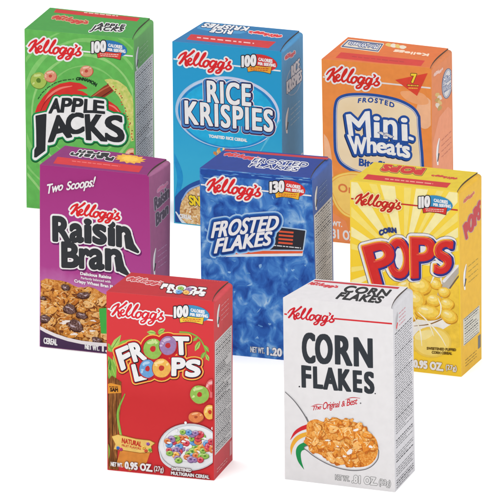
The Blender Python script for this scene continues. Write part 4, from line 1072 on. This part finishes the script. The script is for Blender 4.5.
    brand(t, ((128.6, 276.6), (166, 280.2), (162, 285.6), (125, 282)), ink((198, 50, 58)), ink((232, 196, 196)), .6, -.1, .12)
    sh = [word('FROOT', ((163.4, 284), (206, 288.4)), ((161, 288), (203.6, 292)), 1.15), word('LOOPS', ((169, 288.6), (205.6, 292.4)), ((167, 292), (203.4, 295.8)), 1.15)]
    t.fill(sh, [(1.5, ink((90, 26, 34))), (.6, WHITE)], h=.22)
    for x, y, c in ((180.6, 288.2, 0), (188.6, 289, 1), (178.6, 291.6, 2), (186, 292.3, 3)): ring(t, x, y, 3.1, 2, c, .25)
    t.done()
    nutrition(box, S, .235, .865, lines=50, seed=12)
    pour_icon(box, S, .16, .05, ink((226, 140, 146)), 1.0)
    s2 = Part('side_print', box, S)
    for i in range(2): dashes(s2, S.uv(.15, .955 + i * .016), S.uv(.7, .955 + i * .016), ink((236, 170, 170)), .6, 5, i)
    s2.poly([S.uv(.84, .88), S.uv(.96, .88), S.uv(.96, .96), S.uv(.84, .96)], ink((226, 160, 164))); s2.done()
red_box()

# ================================================================ white corn-flake box
def white_box():
    wh = ink((234, 231, 232), .025)
    box, F, T, S = carton('white', 'white corn flake cereal box with dark grey title and spoonful of golden flakes, front row', 'cereal box',
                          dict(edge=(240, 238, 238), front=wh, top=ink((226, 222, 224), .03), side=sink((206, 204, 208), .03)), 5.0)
    rng = random.Random(41)
    R = Pieces('rule_line', box, F); R.poly([(281, 312.8), (287, 313.5), (287, 315.1), (281, 314.4)], ink((216, 50, 56))); R.poly([(334, 317.8), (395, 323.2), (395, 324.8), (334, 319.4)], ink((216, 50, 56))); R.done()
    bl = Part('brand_logo', box, F); brand(bl, brand_box(287.8, 306.4, 47, .02, .39), ink((208, 36, 48)), None, 0, .2); bl.done()
    N = Part('product_name', box, F)
    def w(ch, x0, x1, t0, t1, b0, b1): return word(ch, ((x0, t0), (x1, t1)), ((x0 + .4, b0), (x1 + .4, b1)))
    sh = [w('C', 303, 313.8, 333.6, 334, 361, 363), w('O', 316.2, 331.2, 334.6, 335.6, 362.6, 363.4), w('R', 336, 350.6, 336, 337.4, 363.4, 365.2), w('N', 354.8, 371.2, 338, 339.4, 365.4, 367.2),
          w('F', 302.4, 310, 366, 367, 386.6, 387.4), w('L', 314, 321.6, 367.2, 367.8, 387.4, 388.2), w('A', 324, 336.4, 368, 369, 388.6, 389.8), w('K', 339, 349.6, 369.4, 370.4, 389.8, 391), w('E', 353.8, 360.8, 371, 371.6, 391, 392), w('S', 365, 373, 372.4, 373, 392.2, 393.2)]
    hv = heavy(sh[:4], 1.05, .5) + heavy(sh[4:], .82, .5)
    N.fill(hv, [(.42, ink((84, 88, 94))), (.25, ink((54, 58, 64)), .1, .1)], h=.25)
    N.blob(299.4, 386.6, .8, .8, 0, BLACK, 0, 8, rng); N.blob(375.2, 393.6, .7, .7, 0, BLACK, 0, 8, rng); N.done()
    X = Pieces('front_text', box, F); rd = ink((204, 48, 60))
    X.fill([word('The', ((312.8, 406.4), (322, 404.4)), ((311.6, 410.6), (320.8, 409)), .85), word('Original', ((323.6, 402.2), (340, 401.2)), ((322.4, 409.6), (339, 407)), .88), word('&', ((342, 401.2), (345.6, 400.4)), ((341.4, 406.8), (345, 406)), 1), word('Best', ((347.4, 399.4), (358, 397.4)), ((346.6, 406), (357, 404)), .88)], [(.1, rd)], h=.15)
    X.curve([(311, 406.6), (317, 404.4), (323.4, 404.8)], [.3, .7, .3], rd, h=.15); X.curve([(345.4, 399.6), (352, 397.6), (360, 398.2)], [.3, .8, .4], rd, h=.15)
    X.blob(360.6, 403.2, .8, .8, 0, GREYTXT, 0, 8, rng)
    g1, g2 = ink((120, 120, 120)), ink((232, 230, 230))
    X.fill([word('NET WT.', ((335.4, 474.6), (349.4, 476.4)), ((335.4, 479.6), (349.4, 481.4)), 1.05)], [(.45, g1), (.05, g2)], h=.14)
    X.fill([word('.81 OZ.', ((352.4, 475.4), (377, 478)), ((352.2, 482.4), (376.8, 485)), 1.05)], [(.85, g1), (.45, g2)], h=.16)
    X.fill([word('(23g)', ((379.4, 479), (390.6, 480.6)), ((379.2, 484.4), (390.4, 486)), 1.05)], [(.5, g1), (.1, g2)], h=.14)
    X.done()
    Sw = Part('stripe_print', box, F)
    Sw.curve([(290.2, 440), (295, 433), (300.6, 429), (307, 426.6)], [.2, 2.8, 3.8, 4.4], ink((214, 44, 54)))
    Sw.curve([(291.2, 455), (291.8, 447), (295.6, 440), (301, 436), (307, 434)], [.2, 2.8, 4.2, 4.4, 4.2], ink((240, 176, 60)))
    Sw.curve([(304, 469.4), (299.8, 461), (298.4, 453), (300.4, 448), (306, 445.4)], [.2, 3.4, 5, 6.4, 7.4], ink((32, 146, 80)))
    Sw.done()
    P = Part('spoon_picture', box, F)
    P.curve([(282, 389), (288, 394), (295, 401), (301, 409), (306, 417), (310, 426)], [1.4, 1.6, 1.8, 1.9, 1.8, 1.4], ink((120, 118, 120))); P.curve([(282, 388.6), (288, 393.4), (295, 400.3), (301.2, 408.2), (306.4, 416.4)], [.5, .7, .8, .8, .6], ink((222, 220, 222)))
    bwl = [(306, 446), (309, 452), (317, 458), (328, 464), (341, 468.6), (354, 470.4), (366, 469), (374, 464), (378.4, 456), (374, 446), (340, 440)]
    P.poly(rounded(bwl), ink((104, 100, 104)), .5); P.poly(rounded(bwl), ink((206, 204, 206)), -.3); P.poly(rounded(bwl), WHITE, -1.3); P.done()
    D = Part('cereal_picture', box, F)
    heap = [(307, 423), (312, 419.6), (317, 419), (322, 421), (327, 421), (331, 418), (336, 417), (341, 419), (348, 419.6), (356, 422), (362, 424.4), (364.6, 430), (372, 433.6), (377, 440), (378.6, 449), (376.4, 458), (370, 465), (360, 467.6), (350, 466.4), (341, 463), (330, 459.6), (318, 454), (310, 450), (306.4, 442), (306, 432)]
    gold = ramp_ink('corn_flake_print', [(.3, (196, 104, 30)), (.45, (232, 146, 56)), (.6, (246, 176, 88)), (.76, (252, 208, 138))], 520, 6, 1.6)
    D.poly(rounded(heap), gold, -.4); hp = np.array(heap)
    tones = [ink((242, 160, 66), .16, scale=900), ink((248, 178, 92), .16, scale=900), ink((232, 142, 50), .16, scale=900), ink((250, 190, 112), .16, scale=900)]
    dk, hl = ink((200, 108, 34)), ink((254, 222, 166))
    cen = hp.mean(0)
    for i in range(70):
        a = rng.uniform(0, 6.283); r = math.sqrt(rng.random()); k = int(a / 6.283 * 0) ; tgt = hp[rng.randrange(len(hp))]
        x, y = cen + (tgt - cen) * r * .9
        rx, ry, an = rng.uniform(3.6, 7.0), rng.uniform(2.6, 4.6), rng.uniform(-1.0, 1.2)
        D.flake(x, y, rx, ry, an, tones[i % 4] if i % 3 else gold, dk, hl, tones[(i + 2) % 4], rng)
    for x, y, rx, ry, a in ((328, 440, 2.6, .9, 0), (350, 451.6, 3.2, 2.4, -.9), (356.4, 429.6, 2.8, 1.3, -.4), (371, 446.4, 2, 1.4, .3), (338, 446, 1.6, .7, .4), (345, 456, 1.6, 1, 0)): D.blob(x, y, rx, ry, a, ink((246, 238, 232)), .15, 12, rng)
    D.done()
    t = Part('lid_print', box, T)
    t.poly([(316, 279.2), (400, 286.8), (398, 289), (313.6, 281.2)], ink((196, 44, 60)))
    brand(t, ((308.4, 281.6), (340.6, 284.4), (337.4, 288.4), (305.4, 285.4)), ink((206, 60, 70)), None, 0, 0, .12)
    t.fill([word('CORN', ((347.6, 285.8), (391.4, 290.2)), ((342.6, 291.6), (386.6, 295.8)), 1.08), word('FLAKES', ((341.6, 292.6), (384.6, 296.8)), ((336, 298.4), (379.6, 303)), 1.08)], [(.6, ink((30, 30, 32)))], h=.16); t.done()
    pour_icon(box, S, .12, .05, ink((206, 140, 150)), .8, True)
    s = Part('nutrition_panel', box, S); rg = random.Random(4)
    for i in range(66):
        v = .155 + i * .0128
        if i in (43, 44, 49, 50, 55, 56, 61): continue
        dashes(s, S.uv(.08, v), S.uv(.92 - (rg.random() * .4 if i % 6 == 5 else 0), v), DARKTXT if i % 9 == 0 else GREYTXT, .75 if i % 9 == 0 else .5, 10, i, .3)
    s.done()
white_box()
scene.view_layers[0].update()
